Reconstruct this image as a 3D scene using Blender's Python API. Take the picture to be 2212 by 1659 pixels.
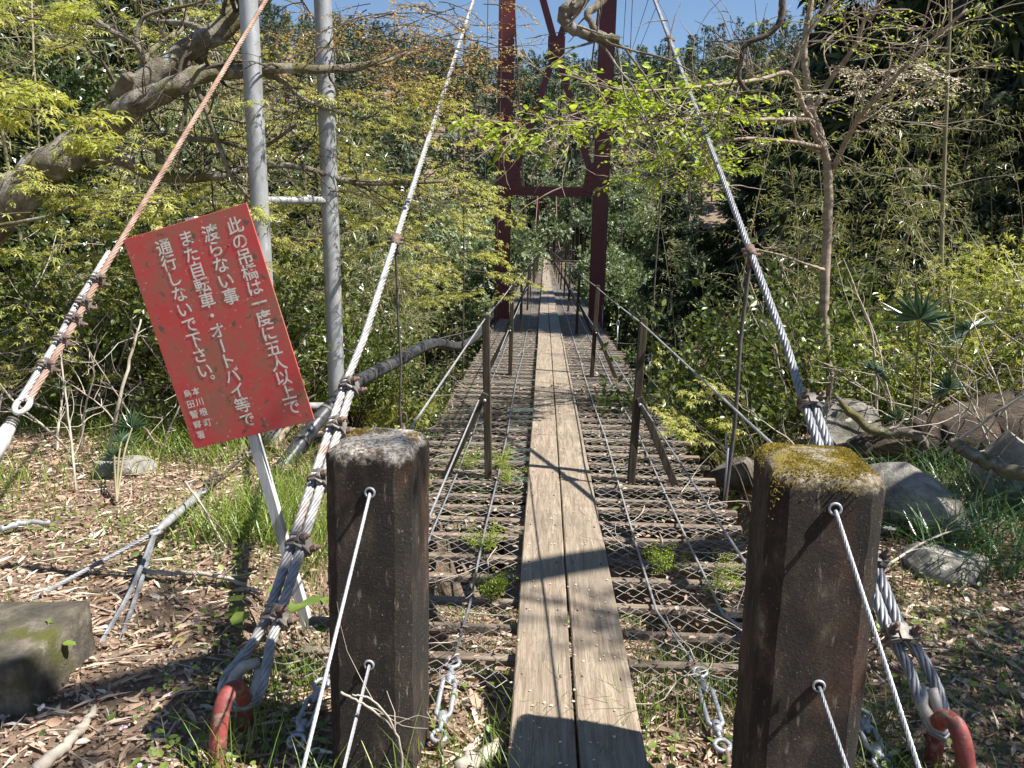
import bpy, bmesh, math, random
import numpy as np
from mathutils import Vector, Matrix, noise as mnoise
from math import radians, sin, cos, pi, sqrt, tan, atan2

# ------------------------------------------------------------------ camera, sky, sun, exposure
S = bpy.context.scene
for o in list(bpy.data.objects):
    bpy.data.objects.remove(o)
COL = S.collection
RS = np.random.RandomState(7)
random.seed(7)

FPX, CX, CY = 1670.0, 1106.0, 829.5            # focal length in px of a 2212 x 1659 picture
CAM = Vector((-0.13, 0.0, 1.5))
CR = (Matrix.Rotation(radians(2.15), 3, 'Z') @ Matrix.Rotation(radians(90 - 10.2), 3, 'X')
      @ Matrix.Rotation(radians(1.2), 3, 'Z'))
cd = bpy.data.cameras.new('camera')
cam = bpy.data.objects.new('camera', cd)
COL.objects.link(cam)
cam.matrix_world = Matrix.Translation(CAM) @ CR.to_4x4()
cd.sensor_width = 36.0
cd.lens = FPX / 2212 * 36
cd.clip_start, cd.clip_end = 0.05, 3000
S.camera = cam

SUN_EL = radians(55)
SUN_DIR = Vector((0.972, -0.235, 0)).normalized()      # horizontal direction towards the sun
w = bpy.data.worlds.new('World')
S.world = w
w.use_nodes = True
nt = w.node_tree
bg = nt.nodes['Background']
sky = nt.nodes.new('ShaderNodeTexSky')
sky.sky_type = 'NISHITA'
sky.sun_disc = False
sky.sun_elevation = SUN_EL
sky.sun_rotation = atan2(SUN_DIR.x, SUN_DIR.y)
sky.air_density = 1.0
sky.dust_density = 0.0
sky.ozone_density = 3.0
nt.links.new(sky.outputs[0], bg.inputs[0])
bg.inputs[1].default_value = 0.065
sl = bpy.data.lights.new('sun', 'SUN')
sl.energy = 5.0
sl.angle = radians(0.53)
sl.color = (1.0, 0.965, 0.91)
sun = bpy.data.objects.new('sun', sl)
COL.objects.link(sun)
sd = Vector((SUN_DIR.x * cos(SUN_EL), SUN_DIR.y * cos(SUN_EL), sin(SUN_EL)))
sun.rotation_euler = sd.to_track_quat('Z', 'Y').to_euler()
S.view_settings.view_transform = 'Standard'
S.view_settings.look = 'None'
S.view_settings.exposure = 1.15
S.view_settings.gamma = 1.0
S.render.engine = 'CYCLES'
S.cycles.max_bounces = 6
S.cycles.diffuse_bounces = 3
S.cycles.transparent_max_bounces = 6

# ------------------------------------------------------------------ where a picture point lies in the place
def ray(u, v):
    return CR @ Vector(((u - CX) / FPX, -(v - CY) / FPX, -1))
def at(u, v, y):
    d = ray(u, v)
    return CAM + d * (y / d.y)
def gnd(u, v, z=-0.12):
    d = ray(u, v)
    return CAM + d * ((z - CAM.z) / d.z)
def pxm(wpx, p):                                   # width in px -> metres at point p
    return wpx * abs((CR.transposed() @ (Vector(p) - CAM)).z) / FPX
def project(p):
    q = CR.transposed() @ (Vector(p) - CAM)
    return CX + FPX * q.x / -q.z, CY - FPX * q.y / -q.z

# ------------------------------------------------------------------ materials
def new_mat(name):
    m = bpy.data.materials.new(name)
    m.use_nodes = True
    return m, m.node_tree.nodes, m.node_tree.links, m.node_tree.nodes['Principled BSDF']
def ramp(N, stops):
    r = N.new('ShaderNodeValToRGB')
    e = r.color_ramp.elements
    while len(e) > 1:
        e.remove(e[-1])
    e[0].position, e[0].color = stops[0][0], (*stops[0][1], 1)
    for p, c in stops[1:]:
        k = e.new(p)
        k.color = (*c, 1)
    return r
def coords(N, L, kind, scale):
    if kind == 'World':
        t = N.new('ShaderNodeNewGeometry').outputs['Position']
    else:
        t = N.new('ShaderNodeTexCoord').outputs[kind]
    mp = N.new('ShaderNodeMapping')
    mp.inputs['Scale'].default_value = scale
    L.new(t, mp.inputs[0])
    return mp.outputs[0]
def noise_tex(N, L, vec, scale, detail=6, rough=0.6, dist=0.0):
    n = N.new('ShaderNodeTexNoise')
    n.inputs['Scale'].default_value = scale
    n.inputs['Detail'].default_value = detail
    n.inputs['Roughness'].default_value = rough
    n.inputs['Distortion'].default_value = dist
    L.new(vec, n.inputs['Vector'])
    return n.outputs['Fac']
def mixc(N, L, fac, a, b):
    m = N.new('ShaderNodeMix')
    m.data_type = 'RGBA'
    for s, k in ((fac, 0), (a, 6), (b, 7)):
        if isinstance(s, (tuple, list)):
            m.inputs[k].default_value = (*s, 1)
        elif isinstance(s, (int, float)):
            m.inputs[k].default_value = s
        else:
            L.new(s, m.inputs[k])
    return m.outputs[2]
def sharpen(N, L, s, lo, hi):
    m = N.new('ShaderNodeMapRange')
    m.inputs[1].default_value, m.inputs[2].default_value = lo, hi
    L.new(s, m.inputs[0])
    return m.outputs[0]
def bump(N, L, B, h, strength, dist):
    b = N.new('ShaderNodeBump')
    b.inputs['Strength'].default_value = strength
    b.inputs['Distance'].default_value = dist
    L.new(h, b.inputs['Height'])
    L.new(b.outputs[0], B.inputs['Normal'])
def rock_like(name, stops, scale, rough=0.85, bd=0.01, stretch=(1, 1, 1), metal=0.0, kind='World', bs=0.8,
              patch=None, fine=6.0):
    m, N, L, B = new_mat(name)
    v = coords(N, L, kind, stretch)
    n1 = noise_tex(N, L, v, scale, 8, 0.65)
    c = ramp(N, stops)
    L.new(n1, c.inputs[0])
    out = c.outputs[0]
    if patch:                                       # (colour, scale, lo, hi)
        for col, sc, lo, hi in patch:
            n2 = noise_tex(N, L, v, sc, 6, 0.6)
            out = mixc(N, L, sharpen(N, L, n2, lo, hi), out, col)
    L.new(out, B.inputs['Base Color'])
    B.inputs['Roughness'].default_value = rough
    B.inputs['Metallic'].default_value = metal
    n3 = noise_tex(N, L, v, scale * fine, 6, 0.7)
    bump(N, L, B, n3, bs, bd)
    return m
def leaf_mat(name, stops, rough=0.45, trans=0.35, spec=0.5):
    m, N, L, B = new_mat(name)
    a = N.new('ShaderNodeAttribute')
    a.attribute_name = 'tint'
    c = ramp(N, stops)
    L.new(a.outputs['Fac'], c.inputs[0])
    L.new(c.outputs[0], B.inputs['Base Color'])
    B.inputs['Roughness'].default_value = rough
    B.inputs['Specular IOR Level'].default_value = spec
    t = N.new('ShaderNodeBsdfTranslucent')
    g = N.new('ShaderNodeMixRGB')
    g.blend_type = 'MULTIPLY'
    g.inputs[0].default_value = 1
    g.inputs[2].default_value = (1.25, 1.25, 0.7, 1)
    L.new(c.outputs[0], g.inputs[1])
    L.new(g.outputs[0], t.inputs[0])
    mx = N.new('ShaderNodeMixShader')
    mx.inputs[0].default_value = trans
    L.new(B.outputs[0], mx.inputs[1])
    L.new(t.outputs[0], mx.inputs[2])
    L.new(mx.outputs[0], N['Material Output'].inputs[0])
    return m

M = {}
M['soil'] = rock_like('soil', [(0.3, (0.07, 0.048, 0.032)), (0.5, (0.19, 0.13, 0.088)), (0.7, (0.34, 0.25, 0.175))], 9, 0.95, 0.02,
                      patch=[((0.07, 0.085, 0.03), 0.9, 0.52, 0.68)])
M['wood_plank'] = rock_like('wood_plank', [(0.28, (0.11, 0.08, 0.055)), (0.5, (0.24, 0.185, 0.13)), (0.72, (0.36, 0.285, 0.205))], 5, 0.85, 0.004,
                            (9, 0.55, 9), patch=[((0.10, 0.078, 0.055), 3.0, 0.58, 0.75), ((0.33, 0.29, 0.22), 6.0, 0.62, 0.72)], fine=5, bs=0.6)
def plank_mat():
    m, N, L, B = new_mat('wood_plank')
    v = coords(N, L, 'World', (1, 0.06, 1))
    vf = coords(N, L, 'World', (1, 1, 1))
    base = ramp(N, [(0.3, (0.15, 0.112, 0.078)), (0.5, (0.27, 0.212, 0.152)), (0.7, (0.40, 0.325, 0.24))])
    L.new(noise_tex(N, L, v, 38, 8, 0.65, 1.2), base.inputs[0])
    out = base.outputs[0]
    grain = noise_tex(N, L, coords(N, L, 'World', (1, 0.035, 1)), 150, 4, 0.7, 1.5)
    out = mixc(N, L, sharpen(N, L, grain, 0.55, 0.68), out, (0.115, 0.085, 0.06))
    out = mixc(N, L, sharpen(N, L, noise_tex(N, L, vf, 2.3, 6, 0.6), 0.52, 0.75), out, (0.15, 0.125, 0.095))
    out = mixc(N, L, sharpen(N, L, noise_tex(N, L, vf, 30, 5, 0.7), 0.63, 0.72), out, (0.42, 0.37, 0.30))
    out = mixc(N, L, sharpen(N, L, noise_tex(N, L, coords(N, L, 'World', (1, 0.3, 1)), 9, 3, 0.5, 2.0), 0.70, 0.76), out, (0.07, 0.05, 0.035))
    L.new(out, B.inputs['Base Color'])
    B.inputs['Roughness'].default_value = 0.62
    bump(N, L, B, grain, 0.7, 0.004)
    return m
M['wood_plank'] = plank_mat()
M['wood_slat'] = rock_like('wood_slat', [(0.3, (0.07, 0.052, 0.036)), (0.5, (0.18, 0.135, 0.095)), (0.75, (0.36, 0.29, 0.21))], 4, 0.85, 0.003, (0.8, 8, 8),
                           patch=[((0.06, 0.045, 0.03), 2.0, 0.55, 0.7)])
M['wood_post'] = rock_like('wood_post', [(0.3, (0.012, 0.009, 0.005)), (0.5, (0.038, 0.028, 0.016)), (0.72, (0.10, 0.075, 0.04))], 5, 0.9, 0.004, (9, 9, 0.8),
                           patch=[((0.13, 0.12, 0.03), 2.4, 0.6, 0.72)])
M['concrete'] = rock_like('concrete', [(0.3, (0.009, 0.006, 0.004)), (0.5, (0.030, 0.019, 0.012)), (0.62, (0.075, 0.052, 0.034)), (0.72, (0.24, 0.19, 0.14))], 9, 0.95, 0.012,
                          (1.5, 1.5, 0.8), patch=[((0.11, 0.045, 0.02), 2.5, 0.56, 0.70), ((0.014, 0.011, 0.006), 2.2, 0.46, 0.60), ((0.22, 0.18, 0.13), 34, 0.64, 0.72), ((0.16, 0.12, 0.08), 11, 0.64, 0.71)], fine=14)
M['cap_gravel'] = rock_like('cap_gravel', [(0.38, (0.12, 0.085, 0.055)), (0.46, (0.36, 0.30, 0.23)), (0.58, (0.66, 0.61, 0.54))], 70, 0.9, 0.012,
                            patch=[((0.17, 0.085, 0.035), 7, 0.56, 0.64)], fine=1.2)
M['cap_mossy'] = rock_like('cap_mossy', [(0.36, (0.08, 0.06, 0.03)), (0.5, (0.22, 0.18, 0.11)), (0.66, (0.42, 0.38, 0.30))], 45, 0.95, 0.012,
                           patch=[((0.20, 0.15, 0.02), 5, 0.42, 0.52)], fine=1.5)
M['old_block'] = rock_like('old_block', [(0.3, (0.03, 0.026, 0.02)), (0.5, (0.09, 0.075, 0.055)), (0.66, (0.20, 0.17, 0.13)), (0.76, (0.5, 0.46, 0.4))], 9, 0.95, 0.015,
                           patch=[((0.075, 0.075, 0.014), 3.5, 0.5, 0.6)], fine=6)
M['stone'] = rock_like('stone', [(0.3, (0.10, 0.088, 0.072)), (0.5, (0.25, 0.228, 0.195)), (0.7, (0.44, 0.41, 0.36))], 5, 0.9, 0.02,
                       patch=[((0.075, 0.07, 0.04), 2.2, 0.55, 0.68), ((0.5, 0.48, 0.42), 9, 0.64, 0.7)], fine=8)
M['galv'] = rock_like('galv', [(0.3, (0.20, 0.202, 0.205)), (0.55, (0.34, 0.342, 0.345)), (0.75, (0.46, 0.458, 0.45))], 8, 0.5, 0.0015, (1, 1, 0.5), metal=0.25,
                      patch=[((0.22, 0.18, 0.12), 2.2, 0.60, 0.74), ((0.46, 0.46, 0.45), 14, 0.62, 0.72)])
M['galv_dull'] = rock_like('galv_dull', [(0.3, (0.26, 0.27, 0.28)), (0.7, (0.46, 0.48, 0.51))], 30, 0.5, 0.001, metal=0.4)
M['wire'] = rock_like('wire', [(0.3, (0.30, 0.30, 0.31)), (0.7, (0.52, 0.52, 0.52))], 25, 0.42, 0.0006, metal=0.45)
M['wire_main'] = rock_like('wire_main', [(0.3, (0.20, 0.19, 0.185)), (0.5, (0.36, 0.345, 0.335)), (0.75, (0.52, 0.50, 0.48))], 18, 0.55, 0.001, metal=0.3,
                           patch=[((0.30, 0.18, 0.12), 5, 0.6, 0.75)])
M['wire_blue'] = rock_like('wire_blue', [(0.3, (0.14, 0.145, 0.155)), (0.7, (0.34, 0.345, 0.36))], 18, 0.5, 0.001, metal=0.35)
M['wire_rust'] = rock_like('wire_rust', [(0.3, (0.17, 0.095, 0.065)), (0.5, (0.30, 0.19, 0.14)), (0.72, (0.40, 0.31, 0.255))], 10, 0.75, 0.001, metal=0.1)
M['wire_dark'] = rock_like('wire_dark', [(0.3, (0.035, 0.03, 0.026)), (0.7, (0.12, 0.10, 0.085))], 20, 0.7, 0.001, metal=0.1)
M['mesh_wire'] = rock_like('mesh_wire', [(0.3, (0.22, 0.19, 0.16)), (0.7, (0.52, 0.47, 0.41))], 12, 0.5, 0.0005, metal=0.35)
M['rust_iron'] = rock_like('rust_iron', [(0.3, (0.08, 0.045, 0.03)), (0.5, (0.155, 0.10, 0.075)), (0.72, (0.27, 0.20, 0.16))], 30, 0.75, 0.001, metal=0.2)
M['clip_iron'] = rock_like('clip_iron', [(0.3, (0.10, 0.08, 0.065)), (0.5, (0.19, 0.165, 0.145)), (0.72, (0.34, 0.315, 0.29))], 30, 0.6, 0.001, metal=0.3)
M['red_steel'] = rock_like('red_steel', [(0.3, (0.075, 0.007, 0.008)), (0.55, (0.115, 0.011, 0.012)), (0.75, (0.15, 0.018, 0.017))], 3.5, 0.5, 0.001, (1, 1, 0.4),
                           patch=[((0.11, 0.035, 0.022), 2.6, 0.6, 0.72), ((0.4, 0.36, 0.33), 24, 0.72, 0.75)])
M['red_hook'] = rock_like('red_hook', [(0.3, (0.12, 0.03, 0.025)), (0.5, (0.25, 0.05, 0.042)), (0.75, (0.40, 0.105, 0.085))], 16, 0.65, 0.001,
                          patch=[((0.26, 0.17, 0.125), 26, 0.54, 0.60), ((0.10, 0.055, 0.04), 9, 0.58, 0.66)])
M['black_pipe'] = rock_like('black_pipe', [(0.3, (0.025, 0.025, 0.028)), (0.7, (0.07, 0.07, 0.075))], 8, 0.38, 0.001)
M['pipe_band'] = rock_like('pipe_band', [(0.3, (0.02, 0.02, 0.02)), (0.7, (0.16, 0.13, 0.10))], 18, 0.6, 0.001)
M['white_wood'] = rock_like('white_wood', [(0.3, (0.40, 0.39, 0.37)), (0.7, (0.62, 0.61, 0.58))], 9, 0.7, 0.002, (6, 6, 0.8), patch=[((0.3, 0.22, 0.15), 3, 0.58, 0.72)])
M['thimble'] = rock_like('thimble', [(0.3, (0.30, 0.25, 0.20)), (0.7, (0.50, 0.45, 0.38))], 20, 0.6, 0.001, metal=0.1)
M['dark_hole'] = rock_like('dark_hole', [(0.3, (0.006, 0.005, 0.004)), (0.7, (0.012, 0.01, 0.008))], 9, 0.9, 0.001)  # near-black: the shade inside a wire hole, put into the colour
M['bark'] = rock_like('bark', [(0.28, (0.06, 0.045, 0.03)), (0.48, (0.20, 0.165, 0.12)), (0.66, (0.40, 0.355, 0.29))], 9, 0.95, 0.045,
                      patch=[((0.15, 0.135, 0.035), 2.4, 0.5, 0.64), ((0.42, 0.41, 0.37), 5.5, 0.57, 0.66)], fine=7)
M['bark_dark'] = rock_like('bark_dark', [(0.3, (0.03, 0.022, 0.015)), (0.55, (0.085, 0.065, 0.045)), (0.75, (0.20, 0.165, 0.12))], 8, 0.95, 0.012, fine=6)
M['bark_tan'] = rock_like('bark_tan', [(0.3, (0.16, 0.115, 0.08)), (0.55, (0.31, 0.24, 0.175)), (0.75, (0.46, 0.39, 0.31))], 7, 0.85, 0.006, (1, 1, 4), fine=5)
M['twig_pale'] = rock_like('twig_pale', [(0.3, (0.24, 0.19, 0.14)), (0.7, (0.52, 0.46, 0.38))], 9, 0.85, 0.003)
M['log_bark'] = rock_like('log_bark', [(0.3, (0.03, 0.02, 0.014)), (0.55, (0.10, 0.07, 0.05)), (0.75, (0.20, 0.155, 0.11))], 4, 0.95, 0.05, (0.7, 4, 4), fine=5,
                          patch=[((0.09, 0.09, 0.03), 1.8, 0.58, 0.7)])
M['culm'] = rock_like('culm', [(0.3, (0.13, 0.12, 0.05)), (0.55, (0.23, 0.19, 0.105)), (0.75, (0.36, 0.30, 0.20))], 1.6, 0.5, 0.001, (1, 1, 0.3))
M['river'] = rock_like('river', [(0.3, (0.02, 0.035, 0.03)), (0.7, (0.05, 0.08, 0.07))], 0.4, 0.08, 0.05)

M['l_maple'] = leaf_mat('l_maple', [(0, (0.25, 0.28, 0.055)), (0.5, (0.45, 0.46, 0.115)), (0.85, (0.60, 0.57, 0.19)), (1, (0.55, 0.38, 0.17))], 0.5, 0.45)
M['l_bud'] = leaf_mat('l_bud', [(0, (0.40, 0.22, 0.10)), (0.5, (0.46, 0.32, 0.13)), (1, (0.52, 0.36, 0.24))], 0.6, 0.4)
M['l_fresh'] = leaf_mat('l_fresh', [(0, (0.19, 0.28, 0.02)), (0.6, (0.34, 0.44, 0.035)), (1, (0.47, 0.53, 0.08))], 0.45, 0.45)
M['l_bamboo'] = leaf_mat('l_bamboo', [(0, (0.12, 0.14, 0.045)), (0.5, (0.24, 0.255, 0.09)), (0.8, (0.38, 0.355, 0.17)), (1, (0.52, 0.46, 0.31))], 0.33, 0.35, 0.6)
M['l_shrub'] = leaf_mat('l_shrub', [(0, (0.05, 0.075, 0.018)), (0.5, (0.13, 0.17, 0.035)), (0.85, (0.28, 0.30, 0.06)), (1, (0.40, 0.32, 0.11))], 0.33, 0.32, 0.6)
M['l_ever'] = leaf_mat('l_ever', [(0, (0.022, 0.038, 0.014)), (0.6, (0.05, 0.078, 0.026)), (1, (0.095, 0.125, 0.04))], 0.26, 0.12, 0.7)
M['l_grey'] = leaf_mat('l_grey', [(0, (0.085, 0.115, 0.055)), (0.5, (0.17, 0.21, 0.10)), (1, (0.28, 0.32, 0.17))], 0.4, 0.25)
M['l_cedar'] = leaf_mat('l_cedar', [(0, (0.018, 0.03, 0.012)), (0.6, (0.04, 0.062, 0.022)), (1, (0.085, 0.11, 0.035))], 0.6, 0.15)
M['l_litter'] = leaf_mat('l_litter', [(0, (0.13, 0.075, 0.05)), (0.3, (0.28, 0.175, 0.115)), (0.65, (0.44, 0.31, 0.215)), (0.9, (0.58, 0.46, 0.345)), (1, (0.72, 0.64, 0.53))], 0.6, 0.1)
M['l_grass'] = leaf_mat('l_grass', [(0, (0.07, 0.12, 0.02)), (0.5, (0.15, 0.22, 0.035)), (0.85, (0.27, 0.31, 0.06)), (1, (0.48, 0.40, 0.20))], 0.4, 0.3)
M['l_sedge'] = leaf_mat('l_sedge', [(0, (0.03, 0.07, 0.02)), (0.6, (0.065, 0.13, 0.035)), (1, (0.14, 0.2, 0.05))], 0.3, 0.2, 0.7)
M['l_weed'] = leaf_mat('l_weed', [(0, (0.07, 0.12, 0.025)), (0.6, (0.15, 0.22, 0.04)), (1, (0.25, 0.30, 0.06))], 0.45, 0.3)
M['l_moss'] = leaf_mat('l_moss', [(0, (0.13, 0.10, 0.014)), (0.45, (0.27, 0.205, 0.028)), (0.8, (0.40, 0.30, 0.06)), (1, (0.52, 0.40, 0.2))], 0.8, 0.3)
M['l_palm'] = leaf_mat('l_palm', [(0, (0.02, 0.045, 0.02)), (0.7, (0.045, 0.085, 0.032)), (1, (0.12, 0.15, 0.05))], 0.35, 0.2, 0.6)
M['l_flower'] = leaf_mat('l_flower', [(0, (0.70, 0.55, 0.72)), (0.5, (0.8, 0.74, 0.7)), (1, (0.85, 0.8, 0.72))], 0.6, 0.3)
M['l_far'] = leaf_mat('l_far', [(0, (0.028, 0.05, 0.022)), (0.45, (0.065, 0.095, 0.038)), (0.75, (0.14, 0.175, 0.07)), (0.93, (0.24, 0.24, 0.10)), (1, (0.34, 0.27, 0.18))], 0.6, 0.15)
M['l_orange'] = leaf_mat('l_orange', [(0, (0.30, 0.15, 0.045)), (0.6, (0.42, 0.25, 0.08)), (1, (0.5, 0.34, 0.14))], 0.6, 0.35)

# the red board: paint, sun-bleached and spotted with mould
def board_mat():
    m, N, L, B = new_mat('sign_red')
    v = coords(N, L, 'Object', (1, 1, 1))
    n = noise_tex(N, L, v, 5, 8, 0.65)
    c = ramp(N, [(0.38, (0.60, 0.055, 0.055)), (0.48, (0.52, 0.085, 0.068)), (0.60, (0.38, 0.125, 0.08))])
    L.new(n, c.inputs[0])
    out = mixc(N, L, sharpen(N, L, noise_tex(N, L, v, 21, 3, 0.5), 0.62, 0.70), c.outputs[0], (0.15, 0.09, 0.055))
    out = mixc(N, L, sharpen(N, L, noise_tex(N, L, v, 55, 3, 0.5), 0.67, 0.71), out, (0.5, 0.33, 0.28))
    L.new(out, B.inputs['Base Color'])
    B.inputs['Roughness'].default_value = 0.55
    bump(N, L, B, noise_tex(N, L, v, 90, 4), 0.3, 0.001)
    return m
M['sign_red'] = board_mat()
def letter_mat():
    m, N, L, B = new_mat('sign_letter')
    v = coords(N, L, 'Object', (1, 1, 1))
    out = mixc(N, L, sharpen(N, L, noise_tex(N, L, v, 40, 5, 0.6), 0.52, 0.66), (0.74, 0.70, 0.60), (0.42, 0.34, 0.22))
    L.new(out, B.inputs['Base Color'])
    B.inputs['Roughness'].default_value = 0.6
    return m
M['sign_letter'] = letter_mat()

# ------------------------------------------------------------------ mesh helpers
def mesh_np(name, V, F, tint=None, smooth=False):
    V = np.asarray(V, np.float32).reshape(-1, 3)
    F = np.asarray(F, np.int32)
    me = bpy.data.meshes.new(name)
    k = F.shape[1]
    me.vertices.add(len(V))
    me.vertices.foreach_set('co', V.ravel())
    me.loops.add(F.size)
    me.loops.foreach_set('vertex_index', F.ravel())
    me.polygons.add(len(F))
    me.polygons.foreach_set('loop_start', np.arange(0, F.size, k, dtype=np.int32))
    me.polygons.foreach_set('loop_total', np.full(len(F), k, np.int32))
    me.polygons.foreach_set('use_smooth', np.full(len(F), bool(smooth)))
    if tint is not None:
        a = me.attributes.new('tint', 'FLOAT', 'POINT')
        a.data.foreach_set('value', np.asarray(tint, np.float32))
    me.update(calc_edges=True)
    return me
def link(name, me, mat=None, parent=None, label=None, cat=None, group=None, kind=None):
    o = bpy.data.objects.new(name, me)
    COL.objects.link(o)
    if mat is not None and not me.materials:
        me.materials.append(M[mat] if isinstance(mat, str) else mat)
    if parent is not None:
        o.parent = parent
    tag(o, label, cat, group, kind)
    return o
def tag(o, label=None, cat=None, group=None, kind=None):
    if label: o['label'] = label
    if cat: o['category'] = cat
    if group: o['group'] = group
    if kind: o['kind'] = kind
    return o
def thing(name, label, cat, loc=(0, 0, 0), group=None, rz=0.0):
    o = bpy.data.objects.new(name, None)
    COL.objects.link(o)
    o.location = loc
    o.rotation_euler = (0, 0, rz)
    o.empty_display_size = 0.2
    return tag(o, label, cat, group)
def dup(root, loc, rz, scale=1.0, label=None, group=None):
    def cp(o, par):
        c = o.copy()
        COL.objects.link(c)
        c.parent = par
        for ch in o.children:
            cp(ch, c)
        return c
    c = cp(root, None)
    c.location = loc
    c.rotation_euler = (0, 0, rz)
    c.scale = (scale, scale, scale) if not isinstance(scale, tuple) else scale
    if label: c['label'] = label
    if group: c['group'] = group
    return c

class MB:
    def __init__(s):
        s.v, s.f, s.n = [], [], 0
    def add(s, V, F):
        V = np.asarray(V, float).reshape(-1, 3)
        F = np.asarray(F, int)
        s.v.append(V); s.f.append(F + s.n); s.n += len(V)
    def tube(s, P, R, sides=8, cap=True, wob=0.0):
        P = np.asarray([tuple(p) for p in P], float)
        n = len(P)
        R = np.full(n, R, float) if np.isscalar(R) else np.asarray(R, float)
        T = np.gradient(P, axis=0)
        T /= np.linalg.norm(T, axis=1)[:, None] + 1e-12
        a = np.array((0, 0, 1.0)) if abs(T[0][2]) < 0.9 else np.array((1.0, 0, 0))
        U = np.cross(T[0], a); U /= np.linalg.norm(U)
        rings = []
        th = np.arange(sides) * 2 * pi / sides
        for i in range(n):
            U = U - T[i] * U.dot(T[i]); U /= np.linalg.norm(U) + 1e-12
            W = np.cross(T[i], U)
            r = R[i] * (1 + (wob * (RS.rand(sides) - 0.5) if wob else 0))
            rings.append(P[i] + np.outer(np.cos(th) * r, U) + np.outer(np.sin(th) * r, W))
        V = np.concatenate(rings)
        i0 = (np.arange(n - 1)[:, None] * sides + np.arange(sides)).ravel()
        i1 = (np.arange(n - 1)[:, None] * sides + (np.arange(sides) + 1) % sides).ravel()
        F = np.stack([i0, i1, i1 + sides, i0 + sides], 1)
        if cap:
            V = np.concatenate([V, P[:1], P[-1:]])
            a0 = np.arange(0, sides, 2)
            c0, c1 = n * sides, n * sides + 1
            b = (n - 1) * sides
            F = np.concatenate([F, np.stack([np.full(len(a0), c0), (a0 + 2) % sides, (a0 + 1) % sides, a0], 1),
                                np.stack([np.full(len(a0), c1), b + a0, b + (a0 + 1) % sides, b + (a0 + 2) % sides], 1)])
        s.add(V, F)
    def box(s, c, size, rot=None):
        h = np.asarray(size, float) / 2
        V = np.array([(x, y, z) for x in (-1, 1) for y in (-1, 1) for z in (-1, 1)], float) * h
        if rot is not None:
            V = V @ np.asarray(rot).T
        s.add(V + np.asarray(tuple(c), float), [(0, 1, 3, 2), (4, 6, 7, 5), (0, 4, 5, 1), (2, 3, 7, 6), (0, 2, 6, 4), (1, 5, 7, 3)])
    def build(s, name, mat, parent=None, smooth=True, **kw):
        return link(name, mesh_np(name, np.concatenate(s.v), np.concatenate(s.f), smooth=smooth), mat, parent, **kw)
    def mesh(s, name, mat, smooth=True):
        me = mesh_np(name, np.concatenate(s.v), np.concatenate(s.f), smooth=smooth)
        me.materials.append(M[mat])
        return me

def bevel_box(name, size, bev, mat, seg=1, jitter=0.0, cuts=0, smooth=False):
    bm = bmesh.new()
    bmesh.ops.create_cube(bm, size=1)
    for v in bm.verts:
        v.co = Vector((v.co.x * size[0], v.co.y * size[1], v.co.z * size[2]))
    if bev:
        bmesh.ops.bevel(bm, geom=bm.edges[:], offset=bev, segments=seg, affect='EDGES', profile=0.5)
    if cuts:
        bmesh.ops.subdivide_edges(bm, edges=bm.edges[:], cuts=cuts, use_grid_fill=True)
    if jitter:
        for v in bm.verts:
            k = mnoise.noise_vector(v.co * 9) * jitter + mnoise.noise_vector(v.co * 40) * jitter * 0.35
            v.co += k
    me = bpy.data.meshes.new(name)
    bm.to_mesh(me); bm.free()
    if smooth:
        for p in me.polygons: p.use_smooth = True
    me.materials.append(M[mat])
    return me
def resample(P, step):
    P = np.asarray([tuple(p) for p in P], float)
    d = np.r_[0, np.cumsum(np.linalg.norm(np.diff(P, axis=0), axis=1))]
    n = max(2, int(d[-1] / step) + 1)
    t = np.linspace(0, d[-1], n)
    return np.stack([np.interp(t, d, P[:, k]) for k in range(3)], 1)
def catmull(P, n=6):
    P = [np.asarray(tuple(p), float) for p in P]
    Q = [2 * P[0] - P[1]] + P + [2 * P[-1] - P[-2]]
    out = []
    for i in range(1, len(Q) - 2):
        a, b, c, d = Q[i - 1:i + 3]
        for k in range(n):
            t = k / n
            out.append(0.5 * (2 * b + (c - a) * t + (2 * a - 5 * b + 4 * c - d) * t * t + (3 * b - a - 3 * c + d) * t ** 3))
    out.append(P[-1])
    return np.array(out)
def frames(P):
    T = np.gradient(P, axis=0)
    T /= np.linalg.norm(T, axis=1)[:, None] + 1e-12
    a = np.array((0, 0, 1.0)) if abs(T[0][2]) < 0.9 else np.array((1.0, 0, 0))
    U = np.cross(T[0], a); U /= np.linalg.norm(U)
    Us = []
    for t in T:
        U = U - t * U.dot(t); U = U / (np.linalg.norm(U) + 1e-12)
        Us.append(U)
    Us = np.array(Us)
    return T, Us, np.cross(T, Us)
def rope(mb, P, rad, strands=6, lay=None, per=9, sides=5):
    """a laid wire rope: helical strands round a core"""
    lay = lay or rad * 13
    P = resample(P, lay / per)
    T, U, W = frames(P)
    s = np.r_[0, np.cumsum(np.linalg.norm(np.diff(P, axis=0), axis=1))]
    rs = rad * 0.36
    rh = rad - rs
    for k in range(strands):
        a = 2 * pi * (s / lay + k / strands)
        Q = P + U * (np.cos(a) * rh)[:, None] + W * (np.sin(a) * rh)[:, None]
        mb.tube(Q, rs, sides, cap=False)

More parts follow.
